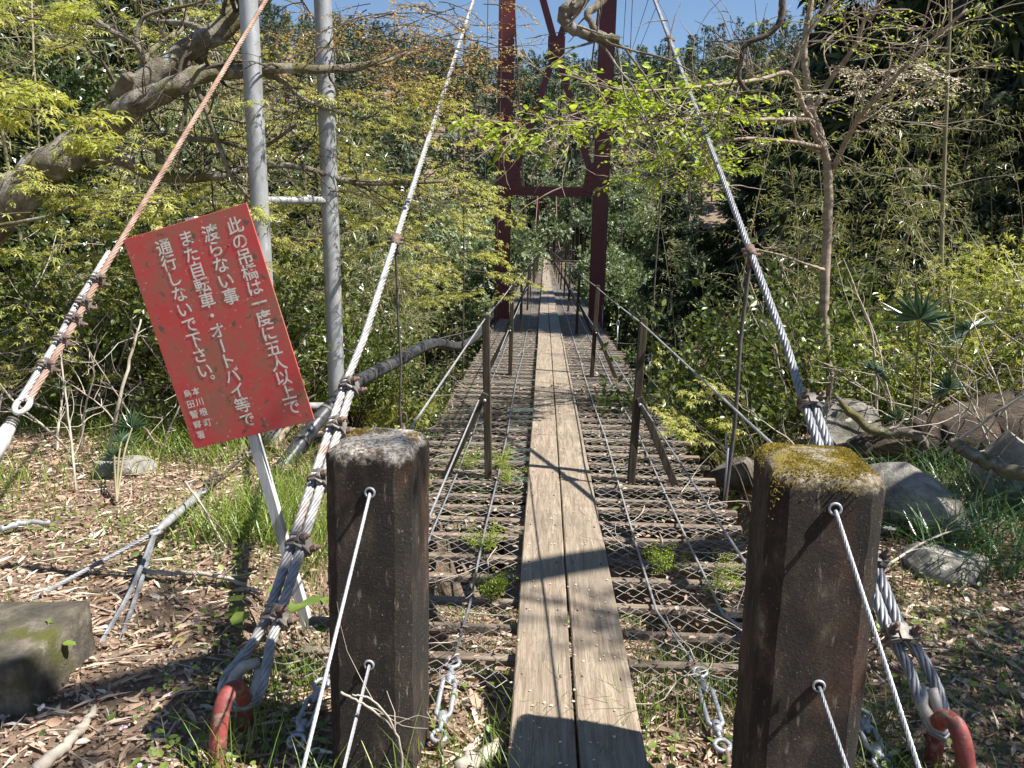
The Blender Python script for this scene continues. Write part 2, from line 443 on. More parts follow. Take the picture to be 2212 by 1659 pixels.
# ------------------------------------------------------------------ leaves and branches
T_OVAL = (np.array([(0, 0, 0), (0.24, 0.28, 0.05), (0.22, 0.62, 0.04), (0, 1, -0.06), (-0.22, 0.62, 0.04), (-0.24, 0.28, 0.05)], float),
          np.array([(0, 1, 2, 3), (3, 4, 5, 0)]))
T_BAMB = (np.array([(0, 0, 0), (0.075, 0.3, 0.02), (0, 1, -0.12), (-0.075, 0.3, 0.02)], float), np.array([(0, 1, 2, 3)]))
T_RND = (np.array([(0, 0, 0), (0.4, 0.3, 0.06), (0.3, 0.8, 0.02), (0, 1, -0.05), (-0.3, 0.8, 0.02), (-0.4, 0.3, 0.06)], float),
         np.array([(0, 1, 2, 3), (3, 4, 5, 0)]))
def _maple():
    V, F = [(0, 0, 0)], []
    for a, l in ((-105, 0.55), (-52, 0.85), (0, 1.0), (52, 0.85), (105, 0.55)):
        a = radians(a)
        i = len(V)
        for da, ll, z in ((-0.24, 0.48, 0.03), (0, 1, -0.2), (0.24, 0.48, 0.03)):
            V.append((sin(a + da) * l * ll, cos(a + da) * l * ll, z))
        F.append((0, i + 2, i + 1, i))
    return np.array(V, float), np.array(F)
T_MAPLE = _maple()
T_CLUMP = (np.array([(0, 0, 0), (0.3, 0.35, 0.1), (0.05, 1, -0.15), (-0.3, 0.3, 0.08),
                     (0.1, 0.1, 0.05), (0.65, 0.45, 0.2), (0.6, 0.8, -0.05), (0.2, 0.6, 0.0),
                     (-0.1, 0.1, -0.05), (-0.2, 0.6, 0.05), (-0.6, 0.75, -0.1), (-0.6, 0.4, 0.15)], float),
           np.array([(0, 1, 2, 3), (4, 5, 6, 7), (8, 9, 10, 11)]))
T_FROND = (np.array([(0, 0, 0), (0.10, 0.35, 0.0), (0.0, 1, -0.3), (-0.1, 0.35, 0.0),
                     (0, 0.15, 0), (0.34, 0.45, -0.12), (0.42, 0.72, -0.3), (0.06, 0.4, 0.0),
                     (0, 0.15, 0), (-0.06, 0.4, 0.0), (-0.42, 0.72, -0.3), (-0.34, 0.45, -0.12)], float),
           np.array([(0, 1, 2, 3), (4, 5, 6, 7), (8, 9, 10, 11)]))
def leaves(P, D, tmpl, size, flat=0.5, tint=None, rs=RS, up=(0, 0, 1)):
    """leaf blades at P pointing along D; flat = how level the blades lie"""
    P = np.asarray(P, float).reshape(-1, 3)
    D = np.asarray(D, float).reshape(-1, 3)
    n = len(P)
    V0, F0 = tmpl
    D = D / (np.linalg.norm(D, axis=1)[:, None] + 1e-9)
    nrm = np.asarray(up, float) * flat + rs.randn(n, 3) * (1 - flat) * 0.8
    X = np.cross(D, nrm); X /= np.linalg.norm(X, axis=1)[:, None] + 1e-9
    Z = np.cross(X, D)
    sz = size * (0.65 + 0.7 * rs.rand(n)) if np.isscalar(size) else size
    V = (V0[None, :, 0, None] * X[:, None] + V0[None, :, 1, None] * D[:, None] + V0[None, :, 2, None] * Z[:, None]) * sz[:, None, None] + P[:, None]
    F = F0[None] + (np.arange(n) * len(V0))[:, None, None]
    t = rs.rand(n) if tint is None else np.clip(tint, 0, 1)
    return V.reshape(-1, 3), F.reshape(-1, F0.shape[1]), np.repeat(t, len(V0))
class Leafs:
    def __init__(s): s.V, s.F, s.T, s.n = [], [], [], 0
    def add(s, r):
        V, F, T = r
        s.V.append(V); s.F.append(F + s.n); s.T.append(T); s.n += len(V)
    def mesh(s, name, mat):
        me = mesh_np(name, np.concatenate(s.V), np.concatenate(s.F), np.concatenate(s.T))
        me.materials.append(M[mat])
        return me
def unit(v):
    v = np.asarray(v, float)
    return v / (np.linalg.norm(v) + 1e-12)
def wander(p0, d, L, n, jit, droop=0.0, rs=RS):
    """a crooked line of n steps"""
    P = [np.asarray(tuple(p0), float)]
    d = unit(d)
    for i in range(n):
        d = unit(d + rs.randn(3) * jit + np.array((0, 0, -droop)))
        P.append(P[-1] + d * L / n)
    return np.array(P), d
def spray(wood, lf, p0, d, L, tmpl, size, nside=9, per=6, rs=RS, tmean=0.5, flat=0.75, r0=0.005, sides=4, droop=0.03):
    """a flat twig fan: one stem, side twigs left and right, leaves along them"""
    P, _ = wander(p0, d, L, 8, 0.12, droop, rs)
    wood.tube(P, np.linspace(r0, r0 * 0.3, len(P)), sides, cap=False)
    pts, dirs = [], []
    for k in range(nside):
        t = 0.15 + 0.85 * (k + rs.rand()) / nside
        i = min(int(t * 8), 7)
        q = P[i] + (P[i + 1] - P[i]) * (t * 8 - i)
        ax = unit(P[i + 1] - P[i])
        sd = unit(np.cross(ax, (0, 0, 1))) * (1 if k % 2 else -1)
        dd = unit(sd * (0.6 + 0.5 * rs.rand()) + ax * 0.8 + rs.randn(3) * 0.12)
        l2 = L * (0.5 - 0.3 * t) * (0.6 + 0.8 * rs.rand())
        Q, e = wander(q, dd, l2, 4, 0.15, droop, rs)
        wood.tube(Q, np.linspace(r0 * 0.45, r0 * 0.2, 5), 3, cap=False)
        for j in range(per):
            tt = (j + 0.3 + rs.rand() * 0.7) / per
            ii = min(int(tt * 4), 3)
            pts.append(Q[ii] + (Q[ii + 1] - Q[ii]) * (tt * 4 - ii) + rs.randn(3) * size * 0.25)
            a = unit(Q[ii + 1] - Q[ii])
            s2 = unit(np.cross(a, (0, 0, 1))) * (1 if j % 2 else -1)
            dirs.append(a * 0.7 + s2 * 0.8 + np.array((0, 0, -0.25)) + rs.randn(3) * 0.25)
    lf.add(leaves(pts, dirs, tmpl, size, flat, tmean + 0.22 * rs.randn(len(pts)), rs))

# ------------------------------------------------------------------ the ground, one sheet to the ridge
def sstep(a, b, x):
    t = np.clip((x - a) / (b - a), 0, 1)
    return t * t * (3 - 2 * t)
def vnoise(x, y, s, seed):
    r = np.random.RandomState(seed)
    out = np.zeros_like(x)
    for k in range(7):
        a = r.rand() * 2 * pi
        f = s * (0.5 + 1.3 * r.rand())
        out += np.sin((x * cos(a) + y * sin(a)) * f + r.rand() * 6.28 + 1.3 * np.sin((x * sin(a) - y * cos(a)) * f * 0.6))
    return out / 7
GZ = -0.15
def H(x, y):
    x = np.asarray(x, float); y = np.asarray(y, float)
    ax = np.abs(x)
    edge = 3.0 + 4.2 * sstep(1.1, 2.4, ax) + np.clip((ax - 2.6) * 0.9, 0, 18)
    near = GZ + 0.02 * vnoise(x, y, 3.0, 1) + 0.012 * vnoise(x, y, 9, 2) + 0.05 * vnoise(x, y, 0.8, 5) * sstep(1.2, 3, ax)
    near = near + 0.30 * np.clip(ax - 7, 0, 60) * 0.6
    near = near - 0.65 * sstep(2.5, 4.4, y) * (1 - sstep(1.0, 1.5, ax))
    t = sstep(edge, edge + 19, y)
    z = near * (1 - t) + (-9.0 + 0.28 * np.clip(ax - 12, 0, 120)) * t
    z = z - 0.35 * sstep(edge - 0.8, edge + 2.0, y) * (1 - t)
    f = sstep(72, 89, y)
    z = z * (1 - f) + (-0.25 + 0.1 * np.clip(ax - 6, 0, 200)) * f
    rise = np.clip(y - 104, 0, 230)
    z = z + rise * (0.30 + 0.05 * vnoise(x, y, 0.02, 9)) - np.clip(y - 330, 0, 900) * 0.2
    z = z + 1.6 * vnoise(x, y, 0.09, 11) * sstep(100, 140, y)
    return z
def axis(pts):
    out = []
    for a, b, s in pts:
        out += list(np.arange(a, b, s))
    return np.array(out)
gx = axis([(-420, -60, 12), (-60, -12, 1.6), (-12, -4, 0.25), (-4, 4, 0.07), (4, 12, 0.25), (12, 60, 1.6), (60, 421, 12)])
gy = axis([(-6, 1.4, 0.6), (1.4, 6.5, 0.07), (6.5, 12, 0.22), (12, 40, 0.9), (40, 120, 2.0), (120, 621, 9)])
GX, GY = np.meshgrid(gx, gy)
GV = np.stack([GX, GY, H(GX, GY)], -1).reshape(-1, 3)
nx, ny = len(gx), len(gy)
q = (np.arange(ny - 1)[:, None] * nx + np.arange(nx - 1)).ravel()
ground = link('ground', mesh_np('ground', GV, np.stack([q, q + 1, q + 1 + nx, q + nx], 1), smooth=True), 'soil', kind='structure')
rv = link('river', mesh_np('river', [(-400, 30, -8.4), (400, 30, -8.4), (400, 74, -8.4), (-400, 74, -8.4)], [(0, 1, 2, 3)]), 'river', kind='structure')
def hz(x, y):
    return float(H(np.array([x]), np.array([y]))[0])

# ------------------------------------------------------------------ the footbridge deck
BR = thing('suspension_bridge', 'narrow suspension footbridge with plank walkway, slat deck and wire handrails crossing the gorge', 'footbridge', (0, 1.9, 0))
BL = Vector((0, 1.9, 0))
def bpart(name, me, loc, rot=(0, 0, 0), parent=BR, **kw):
    o = link(name, me, None, parent, **kw)
    o.location = Vector(loc) - (BL if parent is BR else Vector((0, 0, 0)))
    o.rotation_euler = rot
    return o
PL = 3.64
def plank_mesh(seed):
    bm = bmesh.new()
    bmesh.ops.create_cube(bm, size=1)
    for v in bm.verts:
        v.co = Vector((v.co.x * 0.204, v.co.y * (PL - 0.006), v.co.z * 0.045))
    bmesh.ops.subdivide_edges(bm, edges=[e for e in bm.edges if abs((e.verts[0].co - e.verts[1].co).y) > 1], cuts=11, use_grid_fill=True)
    bmesh.ops.bevel(bm, geom=[e for e in bm.edges if e.calc_face_angle(0) > 1], offset=0.005, segments=1, affect='EDGES')
    for v in bm.verts:
        k = mnoise.noise(Vector((v.co.x * 2 + seed * 7, v.co.y * 1.7, seed)))
        v.co.x += 0.004 * k
        v.co.z += 0.003 * mnoise.noise(Vector((v.co.x * 4, v.co.y * 0.8 + 9, seed)))
    me = bpy.data.meshes.new('plank')
    bm.to_mesh(me); bm.free()
    me.materials.append(M['wood_plank'])
    return me
pms = [plank_mesh(k) for k in range(4)]
nl = MB()
for yy in np.arange(-PL / 2 + 0.06, PL / 2, 0.5):
    for xx in (-0.07, 0.065):
        nl.tube([(xx + RS.randn() * 0.006, yy + RS.randn() * 0.008, 0.021), (xx, yy, 0.0255)], 0.0045, 6)
nail_me = nl.mesh('nail_heads', 'rust_iron', False)
y0, k = 1.96, 0
while y0 < 89.5:
    for s in (-1, 1):
        far = min(1.0, max(0.0, (y0 - 8) / 10))
        o = bpart('plank', pms[k % 4], (0.012 + s * 0.1062 + RS.randn() * 0.008 * far, y0 + PL / 2, -0.0225 + RS.randn() * 0.003 * far), (0, RS.randn() * 0.006, RS.randn() * 0.002 * far))
        k += 1
        if y0 < 12:
            link('nail_heads', nail_me, None, o, kind='stuff')
    y0 += PL
slat_me = [bevel_box('slat', (2.1, 0.04, 0.032), 0.004, 'wood_slat') for _ in range(3)]
for j, me in enumerate(slat_me):
    for v in me.vertices:
        v.co.z += 0.006 * sin(v.co.x * (2 + j) + j)
ys, ns = 2.72, 0
rest = MB()
while ys < 90.5:
    if ns < 298:
        bpart('slat', slat_me[ns % 3], (RS.randn() * 0.035, ys + RS.randn() * 0.02, -0.067 + RS.randn() * 0.004), (RS.randn() * 0.12, RS.randn() * 0.004, RS.randn() * 0.012))
    else:
        rest.box((0, ys, -0.0735), (2.1, 0.05, 0.045))
    ns += 1
    ys += 0.25
o = rest.build('far_slats', 'wood_slat', BR, smooth=False, kind='stuff'); o.location = -BL
# bearers under the slats
for s in (-1, 1):
    mb = MB(); mb.box((s * 0.78, 46.5, -0.135), (0.07, 87.5, 0.075))
    o = mb.build('deck_bearer', 'wood_post', BR, smooth=False); o.location = -BL
# diamond wire netting laid over the slats
net = MB()
cw, ch = 0.078, 0.047
for xa, xb in ((-1.04, -0.215), (0.235, 1.04)):
    n = int((xb - xa) / (cw / 2))
    j = 0
    yy = 2.5
    while yy < 30:
        xs = xa + np.arange(n + 1) * cw / 2
        yz = yy + (np.arange(n + 1) + j) % 2 * ch + RS.randn(n + 1) * 0.003
        zz = -0.043 + 0.006 * np.sin(yy * 25.13 + 0.9) + RS.randn(n + 1) * 0.002 + 0.004 * np.sin(xs * 9 + yy * 3)
        net.tube(np.stack([xs, yz, zz], 1), 0.0019 if yy < 12 else 0.0024, 3, cap=False)
        yy += ch
        j += 1
o = net.build('wire_netting', 'mesh_wire', BR, kind='stuff'); o.location = -BL

# handrail posts with side braces
post_me = bevel_box('handrail_post', (0.048, 0.06, 1.16), 0.004, 'wood_post', cuts=2, jitter=0.002)
brace_me = bevel_box('brace', (0.048, 0.045, 0.68), 0.004, 'wood_post', cuts=1, jitter=0.002)
bolt_mb = MB(); bolt_mb.tube([(0, 0.0, 0), (0, -0.012, 0)], 0.011, 8)
bolt_me = bolt_mb.mesh('bolt', 'galv_dull')
post_y = [5.0, 9.2, 13.8] + list(np.arange(18.6, 89, 4.75))
for i, py in enumerate(post_y):
    for s in (-1, 1):
        p = bpart('handrail_post', post_me, (s * 0.5 + RS.randn() * 0.008, py, 0.475), (0, s * (0.035 if i == 0 else 0.012) + RS.randn() * 0.012, 0))
        b = link('brace', brace_me, None, p)
        b.location = (s * 0.155, -0.028, -0.24); b.rotation_euler = (0, -s * 0.45, 0)
        if i < 4:
            c = link('bolt', bolt_me, None, p); c.location = (s * 0.012, -0.051, 0.02)

HOLE = {-1: (Vector((-0.607, 2.1, 0.797)), Vector((-0.616, 2.1, 0.262))), 1: (Vector((0.582, 1.8, 0.895)), Vector((0.585, 1.8, 0.433)))}
END = {-1: (at(655, 1659, 1.5), at(743, 1659, 1.75)), 1: (at(1985, 1659, 1.42), at(1830, 1659, 1.62))}
def stretch_to_ground(a, b, z=GZ):
    t = (z - a.z) / (b.z - a.z)
    return a + (b - a) * t
for s in (-1, 1):
    # top and middle handrail wires run through the concrete post to a ground stake
    for lvl, zz in ((0, 1.03), (1, 0.50)):
        P = [Vector((s * (0.5 + (0.03 if lvl else 0.0)), y, zz - 0.012 * sin((y % 4.7) / 4.7 * pi))) for y in ([5.0] + list(np.arange(7.1, 89, 2.3)))]
        h = HOLE[s][lvl]
        e = stretch_to_ground(h, END[s][lvl])
        mb = MB()
        rope(mb, [e, h, h + Vector((0, 0.34, 0.02)), P[0], P[1]], 0.0053, lay=0.08, per=8, sides=4)
        mb.tube(P[1:], 0.0056, 5, cap=False)
        o = mb.build('handrail_wire', 'wire' if s < 0 else 'wire_blue' if lvl else 'wire', BR); o.location = -BL
    # deck wires
    for xx, yend, tb_a in ((s * 0.40, 3.1, gnd(978, 1432, -0.06) if s < 0 else gnd(1512, 1452, -0.06)), (s * 0.68, 3.1, gnd(694, 1478, -0.06) if s < 0 else gnd(1860, 1545, -0.06))):
        P = [(xx + 0.01 * sin(y * 1.3), y, -0.028 + 0.006 * sin(y * 2.1)) for y in [yend, 3.5, 4, 5, 6.2, 7.5, 9, 11]]
        P = [tuple(tb_a)] + P
        mb = MB()
        rope(mb, P, 0.0062, lay=0.09, per=8, sides=4)
        mb.tube([(xx, y, -0.028 + 0.005 * sin(y)) for y in [11] + list(np.arange(12, 90, 3.1))], 0.007, 5, cap=False)
        o = mb.build('deck_wire', 'wire_blue' if s < 0 else 'wire', BR); o.location = -BL

def turnbuckle(parent, off, a, b, mat='galv_dull', r=0.0105):
    """open-body turnbuckle between a and b with an eye at each end"""
    a, b = np.asarray(tuple(a), float), np.asarray(tuple(b), float)
    d = unit(b - a); L = np.linalg.norm(b - a)
    u = unit(np.cross(d, (0, 0, 1))); 
    g = r * 2.3
    mb = MB()
    m0, m1 = a + d * L * 0.22, a + d * L * 0.78
    for s in (-1, 1):
        mb.tube([m0 + u * s * g * 0.3, m0 + u * s * g + d * r * 2, m1 + u * s * g - d * r * 2, m1 + u * s * g * 0.3], r * 0.85, 7)
    mb.tube([m0 - d * r * 2.2, m0 + d * r * 2], r * 1.7, 8)
    mb.tube([m1 - d * r * 2, m1 + d * r * 2.2], r * 1.7, 8)
    body = mb.build('turnbuckle', mat, parent); body.location = -off
    for p, q, sg in ((m0, a, -1), (m1, b, 1)):
        e = MB()
        e.tube([p + d * sg * -r * 3, p + d * sg * (np.linalg.norm(q - p) - r * 3)], r * 0.8, 7)
        c = q
        th = np.linspace(0, 2 * pi, 15)
        e.tube([c + d * cos(t) * r * 2.4 + u * sin(t) * r * 2.4 for t in th], r * 0.8, 6, cap=False)
        e.build('eye', mat, body)
    return body
for (u0, v0, u1, v1) in ((978, 1432, 948, 1590), (694, 1478, 640, 1600), (1512, 1452, 1560, 1610), (1860, 1545, 1905, 1650)):
    a, b = gnd(u0, v0, -0.06), gnd(u1, v1, -0.11)
    turnbuckle(BR, BL, a, b)
    mb = MB()
    d = (b - a).normalized()
    mb.tube(catmull([b, b + d * 0.04 + Vector((0.01, 0, -0.01)), b + d * 0.09 + Vector((0.0, 0, -0.10))], 4), 0.010, 7)
    o = mb.build('anchor_bolt', 'rust_iron', BR); o.location = -BL

# ------------------------------------------------------------------ towers
def tower(y, label, zt=8.2):
    t = thing('bridge_tower', label, 'tower', (0, y, -0.1), 'red steel bridge towers')
    def prt(mb, name, parent=t):
        return mb.build(name, 'red_steel', parent, smooth=False)
    for s in (-1, 1):
        mb = MB()
        x = s * 1.005
        zb = -7.0
        mb.box((x, -0.15, (zt + zb) / 2 + 0.1), (0.31, 0.022, zt - zb))
        mb.box((x, 0.15, (zt + zb) / 2 + 0.1), (0.31, 0.022, zt - zb))
        mb.box((x, 0, (zt + zb) / 2 + 0.1), (0.02, 0.278, zt - zb))
        leg = prt(mb, 'leg')
        sp = MB()                                              # splice plates on the flange
        for z in (2.52, 3.35):
            sp.box((x, -0.164, z + 0.1), (0.318, 0.006, 0.02))
        sp.build('splice_bar', 'red_steel', leg, smooth=False)
        for z in (2.76, 8.1):
            g = MB()
            zz = z
            x0 = s * 0.85
            poly = [(x0, zz - 0.16), (x0 - s * 0.22, zz - 0.12), (x0 - s * 0.21, zz + 0.10), (x0 - s * 0.17, zz + 0.42), (x0 - s * 0.04, zz + 0.52), (x0, zz + 0.52)]
            V = [(a, -0.150, b) for a, b in poly] + [(a, -0.136, b) for a, b in poly]
            n = len(poly)
            g.add(V, [(0, 1, 2, 3), (0, 3, 4, 5), (n + 3, n + 2, n + 1, n), (n + 5, n + 4, n + 3, n)] + [(i, (i + 1) % n, n + (i + 1) % n, n + i) for i in range(n)])
            gu = prt(g, 'gusset')
            rv_ = MB()
            for a, b in [(0.05, -0.08), (0.12, -0.08), (0.18, -0.06), (0.05, 0.05), (0.05, 0.16), (0.05, 0.27), (0.05, 0.38), (0.13, 0.14), (0.12, 0.26), (0.10, 0.36)]:
                rv_.tube([(x0 - s * a, -0.150, zz + b), (x0 - s * a, -0.161, zz + b)], [0.016, 0.009], 8)
            rv_.build('rivets', 'red_steel', gu, kind='stuff')
    for z in (2.70, 8.1):
        mb = MB()
        mb.box((0, -0.13, z), (1.69, 0.012, 0.17)); mb.box((0, -0.07, z + 0.085), (1.69, 0.13, 0.012)); mb.box((0, -0.07, z - 0.085), (1.69, 0.13, 0.012))
        prt(mb, 'crossbeam')
    for s in (-1, 1):
        a, b = Vector((-s * 0.80, -0.12 + 0.05 * (s + 1), 3.02)), Vector((s * 0.80, -0.12 + 0.05 * (s + 1), 7.95))
        d = (b - a).normalized(); sd = d.cross(Vector((0, 1, 0))); R = np.array([sd, Vector((0, 1, 0)), d]).T
        mb = MB(); mb.box((a + b) / 2, (0.13, 0.012, (b - a).length), R)
        mb.box(np.array((a + b) / 2) + R @ np.array((0.06, 0.04, 0)), (0.012, 0.075, (b - a).length), R)
        prt(mb, 'diagonal_brace')
    mb = MB(); mb.box((0, -0.155, 5.49), (0.34, 0.012, 0.42))
    prt(mb, 'gusset')
    for s in (-1, 1):
        mb = MB(); mb.box((s * 1.005, 0, zt + 0.13), (0.22, 0.4, 0.16))
        prt(mb, 'cable_saddle')
    return t
TY, FY, TZ = 16.5, 90.0, 8.3
tower(TY, 'tall red steel bridge tower near the camera, straddling the deck')
tower(FY, 'small far red steel tower at the other end of the footbridge')

# ------------------------------------------------------------------ main cables
def wire_clip(parent, off, p, d, r, side, name='wire_clip', mat='clip_iron'):
    """saddle with two ribs, U-bolt and two nuts round a (doubled) rope at p along d; nuts point along side"""
    p = np.asarray(tuple(p), float); d = unit(d)
    n = unit(np.asarray(tuple(side), float) - d * np.dot(d, side))
    b = np.cross(d, n)
    R = np.stack([n, b, d], 1)
    mb = MB()
    for sg in (-1, 1):                                         # two flared ribs over a base block
        e = d * sg * r * 0.72
        for q in (-1, 1):
            mb.tube([p + e + b * q * r * 1.42 - n * r * 0.25, p + e + b * q * r * 1.25 + n * r * 0.75, p + e + b * q * r * 0.4 + n * r * 1.15], [r * 0.16, r * 0.30, r * 0.30], 4)
    mb.box(p + n * r * 1.12, (r * 0.42, r * 3.1, r * 1.35), R)
    mb.box(p + n * r * 1.42, (r * 0.2, r * 1.1, r * 1.8), R)
    sad = mb.build(name, mat, parent, smooth=False); sad.location = -off
    th = np.linspace(-pi / 2, pi / 2, 9)
    ub = MB()
    arc = [p + n * r * 2.6 + b * r * 1.12] + [p - n * cos(t) * r * 1.25 - b * sin(t) * r * 1.12 for t in th] + [p + n * r * 2.6 - b * r * 1.12]
    ub.tube(arc, r * 0.25, 8)
    ub.build('u_bolt', 'rust_iron', sad)
    for sg in (-1, 1):
        nb = MB(); c = p + b * sg * r * 1.12 + n * r * 1.75
        nb.tube([c - n * r * 0.25, c + n * r * 0.3], r * 0.48, 6)
        nb.build('nut', 'rust_iron', sad, smooth=False)
    return sad
def on_line(A, B, v):
    lo, hi = 0.0, 1.0
    for _ in range(40):
        m = (lo + hi) / 2
        if project(A + (B - A) * m)[1] > v: lo = m
        else: hi = m
    return A + (B - A) * lo
CR_ = 0.021
def main_cable(s, A, label, split_v, clips, hang_v, loop, thimble, mat):
    base = Vector((A.x, A.y, GZ))
    t = thing('main_cable', label, 'cable', base, 'main suspension cables')
    T = Vector((s * 1.005, TY, TZ))
    d = (T - A).normalized()
    side = d.cross(Vector((0, 0, 1))).normalized()
    Sp = on_line(A, T, split_v)
    off = side * CR_ * 1.02
    mb = MB()
    top = [A - off, Sp - off, Sp + d * 0.4, T]
    rope(mb, [top[0]] + [Sp - off, Sp + d * 0.4, on_line(A, T, 0), T], CR_, per=8, sides=5)
    o = mb.build('backstay_rope', mat, t); o.location = -base
    mb = MB()
    rope(mb, [A + off, Sp + off + d * 0.05], CR_, per=8, sides=5)
    o = mb.build('return_rope', mat, t); o.location = -base
    mb = MB(); rope(mb, catmull([A - off] + loop + [A + off], 7), CR_ * 0.95, per=9, sides=5)
    o = mb.build('eye_loop', mat, t); o.location = -base
    mb = MB(); mb.tube(catmull(thimble, 6), 0.020, 8)
    o = mb.build('thimble', 'thimble', t); o.location = -base
    for v in clips:
        p = A if v is None else on_line(A, T, v)
        wire_clip(t, base, p, d, CR_ * 1.6, side * (1.0 if s < 0 else -0.2) + Vector((0, -0.4, 0.25)) if s < 0 else Vector((0.1, -0.9, 0.5)))
    # span to the far tower
    mid = (TY + FY) / 2
    span = [(s * 1.005, y, 1.25 + (TZ - 1.25) * ((y - mid) / (mid - TY)) ** 2) for y in np.linspace(TY, FY, 40)]
    mb = MB(); mb.tube(span, 0.024, 6, cap=False); mb.tube([(s * 1.005, FY, TZ), (s * 1.3, 104, 0.4)], 0.024, 6)
    o = mb.build('span_rope', 'wire_rust', t); o.location = -base
    # hangers
    hp = [on_line(A, T, v) for v in hang_v] + [A + (T - A) * ((y - A.y) / (T.y - A.y)) for y in (11.9, 15.0)]
    hp += [Vector((s * 1.005, y, 1.25 + (TZ - 1.25) * ((y - mid) / (mid - TY)) ** 2)) for y in np.arange(19.6, 88, 3.4)]
    for i, p in enumerate(hp):
        mb = MB()
        e = Vector((s * 1.03, p.y, -0.09))
        q = wander_line(p, e, 6, 0.006)
        mb.tube(q, 0.0065 if i > 1 else (0.009 if s < 0 or i else 0.013), 5, cap=False)
        h = mb.build('hanger', 'wire_dark', t); h.location = -base
        if i < 4:
            k = MB()
            k.tube([p - d * 0.05, p + d * 0.05], CR_ * 1.5, 8); k.box(p + Vector((0, 0, -0.05)), (0.03, 0.05, 0.07))
            k.tube([p + d * 0.025 + side * 0.05, p + d * 0.025 - side * 0.05], 0.012, 6); k.tube([p - d * 0.025 + side * 0.05, p - d * 0.025 - side * 0.05], 0.012, 6)
            k.build('cable_band', 'rust_iron', h)
            lk = MB()                                          # link and rod at the lower end
            z0 = max(0.35, e.z + 0.4)
            th = np.linspace(0, 2 * pi, 13)
            c = Vector((e.x, e.y, z0))
            lk.tube([c + Vector((cos(a) * 0.02, 0, sin(a) * 0.045)) for a in th], 0.006, 6, cap=False)
            lk.tube([c - Vector((0, 0, 0.04)), e], 0.010, 6)
            lk.build('rod', 'rust_iron' if s < 0 else 'galv_dull', h)
    return t
def wander_line(a, b, n, j):
    a, b = np.asarray(tuple(a), float), np.asarray(tuple(b), float)
    return [a + (b - a) * i / n + (RS.randn(3) * j if 0 < i < n else 0) for i in range(n + 1)]
AL, AR = at(590, 1335, 2.62), at(1940, 1380, 2.45)
main_cable(-1, AL, 'thick wire main cable running down to the red ring left of the sign stake', 838,
           [838, 925, 1040, 1178, None], [520, 62],
           [at(535, 1405, 2.52), at(490, 1460, 2.42), at(483, 1500, 2.36), at(512, 1527, 2.33), at(556, 1505, 2.37), at(574, 1450, 2.45), at(585, 1390, 2.54)],
           [at(558, 1432, 2.48), at(524, 1442, 2.44), at(499, 1475, 2.40), at(499, 1503, 2.36), at(523, 1514, 2.345), at(549, 1496, 2.38), at(562, 1450, 2.45)], 'wire_main')
main_cable(1, AR, 'thick wire main cable anchored right of the mossy concrete post', 875, [875, 1215, None], [545, 85],
           [at(1962, 1440, 2.40), at(1985, 1510, 2.33), at(2012, 1572, 2.27), at(2036, 1590, 2.25), at(2044, 1560, 2.28), at(2022, 1480, 2.36), at(1985, 1410, 2.42)],
           [at(1998, 1490, 2.36), at(1990, 1520, 2.32), at(2012, 1556, 2.28), at(2030, 1572, 2.26), at(2034, 1552, 2.29), at(2012, 1488, 2.35)], 'wire_blue')

def ring(path, label, r=0.027):
    base = Vector((path[0].x, path[0].y, GZ))
    mb = MB(); mb.tube(catmull(path, 6), r, 12)
    o = mb.build('anchor_ring', 'red_hook', label=label, cat='anchor ring', group='red anchor rings')
    o.data.transform(Matrix.Translation(-base)); o.location = base
    return o
pL = at(470, 1655, 2.13)
ring([Vector((pL.x, pL.y, GZ - 0.1)), pL, at(472, 1590, 2.14), at(482, 1520, 2.17), at(504, 1488, 2.23), at(524, 1500, 2.32), at(529, 1545, 2.36), at(530, 1545, 2.36) - Vector((0, 0, 0.35))],
     'faded red iron ring bolt holding the left main cable')
pR = at(2088, 1700, 2.12)
ring([Vector((pR.x, pR.y, GZ - 0.1)), pR, at(2082, 1620, 2.13), at(2066, 1568, 2.17), at(2042, 1552, 2.22), at(2024, 1566, 2.28), at(2022, 1590, 2.31), at(2022, 1590, 2.31) - Vector((0, 0, 0.35))],
     'rusty red iron ring bolt at the right edge holding the right main cable')

